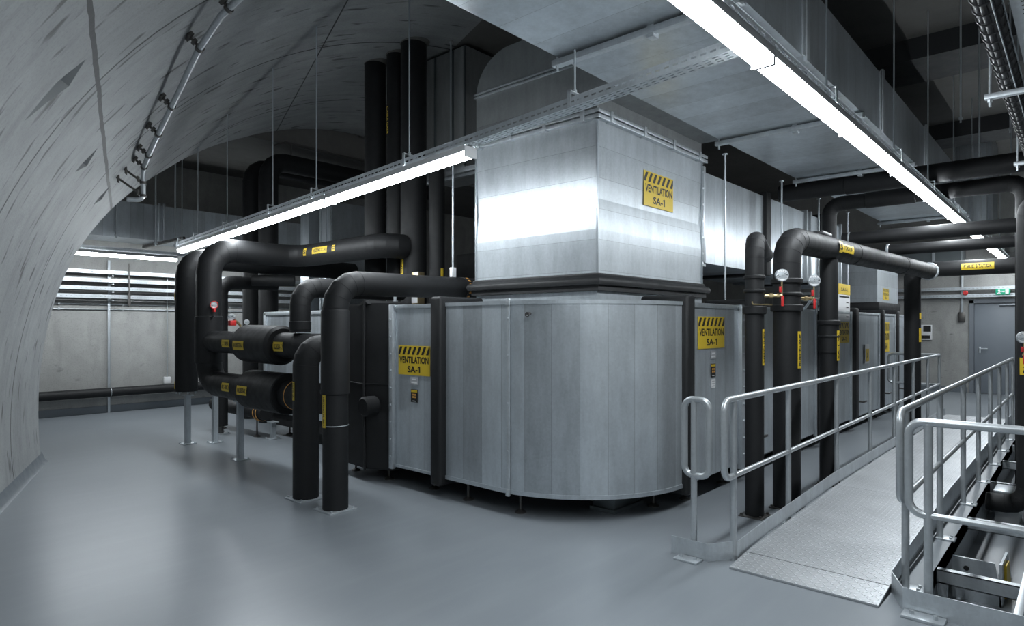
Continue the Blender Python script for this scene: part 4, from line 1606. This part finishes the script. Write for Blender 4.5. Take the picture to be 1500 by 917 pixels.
t = thing('insulated_pipe', 'far black riser by the end of the walkway with a labelled arm crossing overhead', 'pipe', (11.9, 2.06, 0))
run(t, [(11.9, 2.06, .012), (11.9, 2.06, 2.485), (11.9, -3.88, 2.485)], .118, .12, gores=2)
base_plate(t, 11.9, 2.06, .15, 'iron')
pipe_label(t, (11.9, 1.20, 2.485), (0, -1, 0), (-1, 0, .08), .119, .40, .10, 'SI.AUEI S TATIOR')
pipe_label(t, (11.9, 2.06, 1.45), UP, toward((11.9, 2.06), -66), .119, .22, .08, None)
pipe_label(t, (11.9, 2.06, 1.75), UP, toward((11.9, 2.06), -66), .119, .10, .06, None)
m = MB()
m.ring((11.9, 1.92, 2.485), (0, 1, 0), .119, .008)
m.build('clamp', 'strut', t)

t = thing('insulated_pipe', 'upper one of two plain black pipes crossing over the middle of the walkway', 'pipe', (9.0, 1.3, 2.72))
run(t, [(9.0, 2.33, 2.715), (9.0, -3.88, 2.715)], .082)
collar(t, (9.0, 2.25, 2.715), (0, 1, 0), .085, .02, 'strut', 'pipe_clamp', .003)  # plain clamp ring on each crossing pipe, no hanger attached
t = thing('insulated_pipe', 'lower one of two plain black pipes crossing over the middle of the walkway', 'pipe', (10.2, 1.3, 2.65))
run(t, [(10.2, 2.10, 2.66), (10.2, -3.88, 2.66)], .075)
collar(t, (10.2, 2.06, 2.66), (0, 1, 0), .085, .03, 'strut', 'pipe_clamp', .003)
t = thing('insulated_pipe', 'highest dark pipe crossing close under the ceiling duct', 'pipe', (9.0, 0, 3.4))
run(t, [(9.0, 3.12, 3.41), (9.0, -3.88, 3.41)], .112)
collar(t, (9.0, 1.95, 3.41), (0, 1, 0), .122, .7, name='sleeve', ch=.01)
for y in (.9, -1.0):
    MB().cyl((9.0, y, 3.52), (9.0, y, 5.2), .009, 8).build('hanger_rod', 'strut', t)

# ================================================================== walkway
t = thing('walkway', 'tread-plate ramp and walkway between the two railings', 'walkway', (8, 1.31, 0))
WY0, WY1 = .872, 1.742
def slab(x0, z0, x1, z1, th=.012):
    m = MB()
    m.prism([(x0, z0), (x1, z1), (x1, z1 - th), (x0, z0 - th)], WY0, WY1, to=lambda a, b, h: (a, h, b))
    return m
slab(4.08, .014, 4.355, .040).build('ramp_lip', 'tread', t)
slab(4.36, .042, 6.5, .10).build('ramp_plate', 'tread', t)
slab(6.503, .10, 9.7, .102).build('deck_plate', 'tread', t)
slab(9.704, .102, 12.9, .102).build('deck_plate', 'tread', t)
m = MB()
for y in (WY0 + .03, WY1 - .03):
    m.prism([(4.45, 0), (12.9, 0), (12.9, .088), (6.5, .086), (4.45, .030)], y - .025, y + .025, to=lambda a, b, h: (a, h, b))
m.build('bearer', 'strut', t)

RR = .0225
def post(parent, x, y, z0, z1, r=RR * .95):
    return MB().cyl((x, y, z0), (x, y, z1), r, 16).build('post', 'rail', parent)
def plate_run(parent, pts, z0, z1, th=.006, name='toe_plate'):
    """upright plate following floor points; z0/z1 may be lists"""
    m = MB()
    n = len(pts)
    z0 = z0 if isinstance(z0, list) else [z0] * n
    z1 = z1 if isinstance(z1, list) else [z1] * n
    P = [V((a, b, 0)) for a, b in pts]
    offs = []
    for i in range(n):
        d = V((0, 0, 0))
        if i:
            d += (P[i] - P[i - 1]).normalized()
        if i < n - 1:
            d += (P[i + 1] - P[i]).normalized()
        d.normalize()
        offs.append(V((-d.y, d.x, 0)) * th / 2)
    rows = []
    for i in range(n):
        rows.append([m.bm.verts.new(P[i] + offs[i] * s + V((0, 0, z))) for s, z in ((1, z0[i]), (1, z1[i]), (-1, z1[i]), (-1, z0[i]))])
    for a, b in zip(rows, rows[1:]):
        for k in range(4):
            m.bm.faces.new((a[k], a[(k + 1) % 4], b[(k + 1) % 4], b[k]))
    m.bm.faces.new(rows[0])
    m.bm.faces.new(rows[-1][::-1])
    return m.build(name, 'strut', parent)

# left railing
t = thing('railing', 'tubular railing left of the walkway, with an upright loop at its near end', 'railing', (8, 1.78, 0))
LY = 1.785
m = MB()
m.tube(fillet([(4.25, LY, .575), (4.10, LY, .575), (4.10, LY, 1.10), (12.52, LY, 1.118), (12.58, LY + .06, 1.118), (12.58, LY + .75, 1.118), (12.58, LY + .75, .62), (12.58, LY + .0, .62)], .075, 6), RR, 16)
m.build('top_rail', 'rail', t)
m = MB()
m.cyl((4.22, LY, .575), (12.5, LY, .64), RR * .82, 14)
m.build('mid_rail', 'rail', t)
for x in (4.25, 5.33, 6.68, 7.97, 9.18, 10.38, 11.48, 12.5):
    post(t, x, LY, .0, 1.098 + .0022 * (x - 4.1))
post(t, 12.58, LY + .62, 0, 1.11)
# end loop
lx = 4.13
loop = fillet([(lx, 2.005, 1.09), (lx, 1.905, 1.09), (lx, 1.905, .565), (lx, 2.085, .565), (lx, 2.085, 1.09), (lx, 2.0, 1.09)], .062, 6)
m = MB()
m.tube(loop, RR, 16)
m.build('end_loop', 'rail', t)
post(t, lx + .0, 2.015, .0, 1.08)
plate_run(t, [(4.10, 2.17), (4.10, 1.905), (4.26, 1.758), (4.8, 1.758), (6.5, 1.758), (12.9, 1.758)], [.0, .0, .02, .06, .105, .105], [.122, .122, .135, .165, .218, .218])
m = MB()
m.box(3.99, 4.09, 1.93, 2.10, 0, .014, .003)
bp = m.build('base_plate', 'strut', t)
for y in (1.965, 2.065):
    MB().cyl((4.04, y, .014), (4.04, y, .032), .011, 6).build('anchor_bolt', 'strut', bp)
for x in (5.33, 6.68, 7.97, 9.18, 10.38, 11.48, 12.5):
    base_plate(t, x, LY + .008, .042)

# right railing
t = thing('railing', 'tubular railing on the right of the walkway running toward the door', 'railing', (8, .82, 0))
QY = .815
m = MB()
m.tube(fillet([(4.50, QY, .56), (4.345, QY, .56), (4.345, QY, 1.09), (12.3, QY, 1.10), (12.3, QY, .60)], .07, 6), RR, 16)
m.build('top_rail', 'rail', t)
m = MB()
m.cyl((4.50, QY, .56), (12.3, QY, .57), RR * .82, 14)
m.build('mid_rail', 'rail', t)
for x in (4.50, 5.74, 6.98, 8.08, 9.18, 10.25, 11.3, 12.27):
    post(t, x, QY, .0, 1.085)
    m = MB()
    m.box(x - .055, x + .055, QY - .10, QY + .03, .0, .012, .002)
    bp = m.build('base_plate', 'strut', t)
    for dx in (-.03, .03):
        MB().cyl((x + dx, QY - .07, .012), (x + dx, QY - .07, .026), .009, 6).build('anchor_bolt', 'strut', bp)
plate_run(t, [(4.39, .864), (4.8, .864), (6.5, .864), (12.8, .864)], [.02, .045, .10, .10], [.13, .15, .205, .205])
m = MB()
m.box(4.35, 13.1, .735, .80, -.05, -.002)
m.box(4.35, 13.1, .735, .742, -.12, -.002)
m.build('edge_channel', 'strut', t)
# short return at the far end
t = thing('railing', 'short return railing by the door at the far right', 'railing', (12.9, .5, 0))
m = MB()
m.tube(fillet([(12.9, -.6, 1.10), (12.9, .62, 1.10), (12.9, .62, .5), (12.9, -.6, .5)], .07, 6), RR, 14)
m.build('top_rail', 'rail', t)
post(t, 13.25, .45, 0, .01)
post(t, 12.9, .45, -.32, 1.08)
post(t, 12.9, -.5, -.32, 1.08)

# near railing across the front
t = thing('railing', 'nearest tubular railing, across the front of the sunken frame at the lower right', 'railing', (4.2, 0, 0))
NX0 = 4.185
m = MB()
m.tube(fillet([(NX0, .655, .545), (NX0, .742, .545), (NX0, .742, 1.062), (NX0, -1.3, 1.062)], .075, 7), RR, 18)
m.build('top_rail', 'rail', t)
m = MB()
m.cyl((NX0, .655, .545), (NX0, -1.3, .545), RR * .82, 14)
m.build('mid_rail', 'rail', t)
for y in (.648, -.35, -1.25):
    post(t, NX0, y, 0, 1.05, RR)
plate_run(t, [(4.37, .862), (4.145, .762), (4.145, -1.4)], .0, .125)
for y in (.655, -.35):
    m = MB()
    m.box(4.03, 4.135, y - .10, y + .10, 0, .016, .003)
    bp = m.build('base_plate', 'strut', t)
    for dy in (-.055, .055):
        MB().cyl((4.08, y + dy, .016), (4.08, y + dy, .036), .012, 6).build('anchor_bolt', 'strut', bp)

# sunken frame right of the walkway
t = thing('ladder_frame', 'galvanised ladder frame of channels over the sunken strip right of the walkway', 'frame', (8, .5, -.3))
m = MB()
m.box(4.42, 13.0, .255, .298, -.07, -.005, .003)
m.build('side_channel', 'strut', t)
for x in (5.02, 6.52, 8.2, 9.55, 10.9, 12.2):
    m = MB()
    m.box(x, x + .006, .298, .731, -.10, -.012)
    m.box(x, x + .06, .298, .731, -.018, -.012)
    m.box(x, x + .06, .298, .731, -.10, -.094)
    m.build('cross_channel', 'strut', t)
m = MB()
for x in (5.02, 8.2, 11.0):
    m.box(x, x + .05, .255, .298, TZ, -.07)
    m.box(x, x + .05, .675, .725, TZ, -.09)
m.build('leg', 'strut', t)
t = thing('machine_bracket', 'grey plate bracket with bolt holes and yellow strap, in the sunken strip', 'bracket', (5.6, .55, TZ))
m = MB()
m.prism([(.42, TZ), (.70, TZ), (.70, -.03), (.46, -.03)], 5.46, 5.48, to=lambda a, b, h: (h, a, b))
m.prism([(5.46, TZ), (6.2, TZ), (5.9, -.06), (5.46, -.03)], .42, .435, to=lambda a, b, h: (a, h, b))
m.build('plate', 'strut', t)
for y, z in ((.62, -.10), (.53, -.16)):
    MB().cyl((5.455, y, z), (5.462, y, z), .017, 14).build('bolt_hole', 'ink', t)
MB().prism([(5.6, TZ + .02), (5.95, TZ + .02), (5.8, -.09), (5.6, -.07)], .405, .419, to=lambda a, b, h: (a, h, b)).build('strap', 'yellow', t)
t = thing('junction_box', 'pale grey closed box in the sunken strip below the black elbow', 'box', (8.05, .56, TZ))
MB().box(7.82, 8.14, .47, .66, TZ, -.02, .006).build('body', 'lamp_body', t)
MB().box(7.81, 8.15, .46, .67, -.04, -.012, .003).build('lid', 'strut', t)
tray('cable_tray', 'perforated tray at the lower right edge of the sunken frame', (4.5, .13, -.06), (9.5, .13, -.06), .20, .055, rows_bottom=(.12, .3, .5, .7, .88), pitch=.05, slot=.026, slot_w=.014)

# ================================================================== upper right
t = thing('cable_bundle', 'black cable bundle wound with wire rings, hung at the upper right', 'cable', (5.5, .37, 3.2))
bc = (.37, 3.225)
m = MB()
for k in range(9):
    a = 2 * PI * k / 9
    m.cyl((1.8, bc[0] + .040 * math.cos(a), bc[1] + .040 * math.sin(a)), (8.4, bc[0] + .040 * math.cos(a), bc[1] + .040 * math.sin(a)), .0165, 10)
m.cyl((1.8, *bc), (8.4, *bc), .03, 10)
m.build('cables', 'cable', t)
m = MB()
for k in range(46):
    x = 1.9 + k * .14
    MB().tube([(x, bc[0] + .060 * math.cos(a), bc[1] + .060 * math.sin(a)) for a in [2 * PI * j / 14 for j in range(15)]], .0045, 5, caps=False).build('wire_ring', 'cable', t)
for a in (2.4, 3.2, 4.2):
    m.cyl((1.8, bc[0] + .064 * math.cos(a), bc[1] + .064 * math.sin(a)), (8.4, bc[0] + .064 * math.cos(a), bc[1] + .064 * math.sin(a)), .004, 6)
m.build('wire_basket', 'strut', t)
for i, (x, z) in enumerate(((3.4, 3.12), (5.32, 3.12), (7.7, 3.12))):
    t = thing('strut_hanger', 'strut bar on rods under the wire-wound cable bundle, %s from the near side' % ORD[i], 'bar', (x, .1, z), 'strut bars under the cable bundle')
    m = MB()
    m.box(x, x + .041, -.5, .505, z, z + .036, .003)
    m.build('bar', 'strut', t)
    for y in (.475, -.47):
        m = MB()
        m.cyl((x + .02, y, z - .05), (x + .02, y, 4.93 if 9.3 < x < 10.25 else (4.98 if 5.9 < x < 6.4 else 5.2)), .009, 10)
        m.cyl((x + .02, y, z - .02), (x + .02, y, z), .017, 6)
        m.build('rod', 'strut', t)
tray('cable_tray', 'perforated tray beside the wire-wound cable bundle, cut by the right edge', (1.8, .20, 3.33), (8.4, .20, 3.33), .20, .10, rows_side=(.3, .7), pitch=.06, slot=.018, slot_w=.03)

# steel duct and pieces in the far right background
t = thing('vertical_duct', 'galvanised duct in the far right background above the door', 'duct', (15.5, 1.6, 3.5))
MB().box(15.0, 16.0, 1.3, 1.9, 3.5, 5.18).build('casing', 'steel_y', t)
m = MB()
for y in (1.31, 1.48, 1.6, 1.88):
    m.box(14.97, 15.0, y - .015, y + .015, 3.47, 5.15)
m.build('flange_rail', 'strut', t)  # these are upright ribs on the duct face
t = thing('horizontal_duct', 'dark duct along the far wall above the trays', 'duct', (18.2, 3, 2.9))
MB().box(17.6, 18.4, 2.1, 6.2, 2.95, 3.45).build('casing', 'dark_steel', t)
m = MB()
for y in (2.6, 4.2):
    m.box(17.57, 18.43, y, y + .05, 2.92, 3.48)
m.build('flange_rail', 'strut', t)

# ================================================================== far wall fittings
for z, lab in ((2.44, 'upper perforated tray on the far wall over the door'), (2.27, 'lower perforated tray on the far wall over the door')):
    tray('cable_tray', lab, (18.47, .4, z), (18.47, 6.0, z), .12, .07, pitch=.08, slot=.05, slot_w=.014)
t = thing('strut_post', 'short upright strut with a switch box on the far wall left of the door', 'post', (18.55, 2.2, 1.7))
MB().box(18.56, 18.6, 2.17, 2.22, 1.9, 3.0, .003).build('post', 'strut', t)
MB().box(18.53, 18.6, 2.13, 2.26, 1.70, 1.92, .008).build('switch_box', 'iron', t)
t = thing('exit_sign', 'green and white exit sign over the door', 'sign', (18.38, 1.40, 2.31))
pl = MB().box(18.375, 18.40, 1.265, 1.535, 2.31, 2.445, .003).build('panel', 'green', t)
m = MB()
xd = V((0, -1, 0))
def ex(a, b):
    return V((18.3735, 1.40, 2.378)) + xd * a + UP * b
m.face([ex(a, b) for a, b in ((.045, -.045), (.105, -.045), (.105, .045), (.045, .045))])
m.face([ex(-.105 + .02 * math.cos(a) + .035, .03 + .016 * math.sin(a)) for a in [2 * PI * k / 12 for k in range(12)]])
for poly in ([(-.085, .015), (-.06, .018), (-.05, -.018), (-.075, -.015)], [(-.075, -.012), (-.055, -.014), (-.035, -.05), (-.05, -.05)],
             [(-.078, -.008), (-.062, -.02), (-.095, -.05), (-.11, -.042)], [(-.062, .015), (-.03, -.002), (-.034, -.012), (-.064, .002)],
             [(-.02, .008), (.012, .008), (.012, .022), (.036, 0), (.012, -.022), (.012, -.008), (-.02, -.008)]):
    m.face([ex(a, b) for a, b in poly])
m.build('pictogram', 'white', pl, normals=False)
t = thing('alarm_beacon', 'small red alarm beacon on the far-wall tray left of the exit sign', 'beacon', (18.38, 2.10, 2.32))
MB().cyl((18.40, 2.10, 2.37), (18.36, 2.10, 2.37), .045, 16, .006).build('wall_mount', 'white', t)
MB().cyl((18.36, 2.10, 2.37), (18.30, 2.10, 2.37), .055, 16, .015).build('lens', 'red', t)
t = thing('switch_panel', 'small black and white switch panel on the far concrete wall beside the far riser', 'panel', (18.57, 2.92, 1.2))
MB().box(18.56, 18.6, 2.80, 3.10, 1.25, 1.62, .005).build('case', 'white', t)
m = MB()
m.box(18.555, 18.562, 2.82, 2.98, 1.45, 1.60)
m.box(18.555, 18.562, 2.84, 3.06, 1.28, 1.36)
m.build('button', 'ink', t)
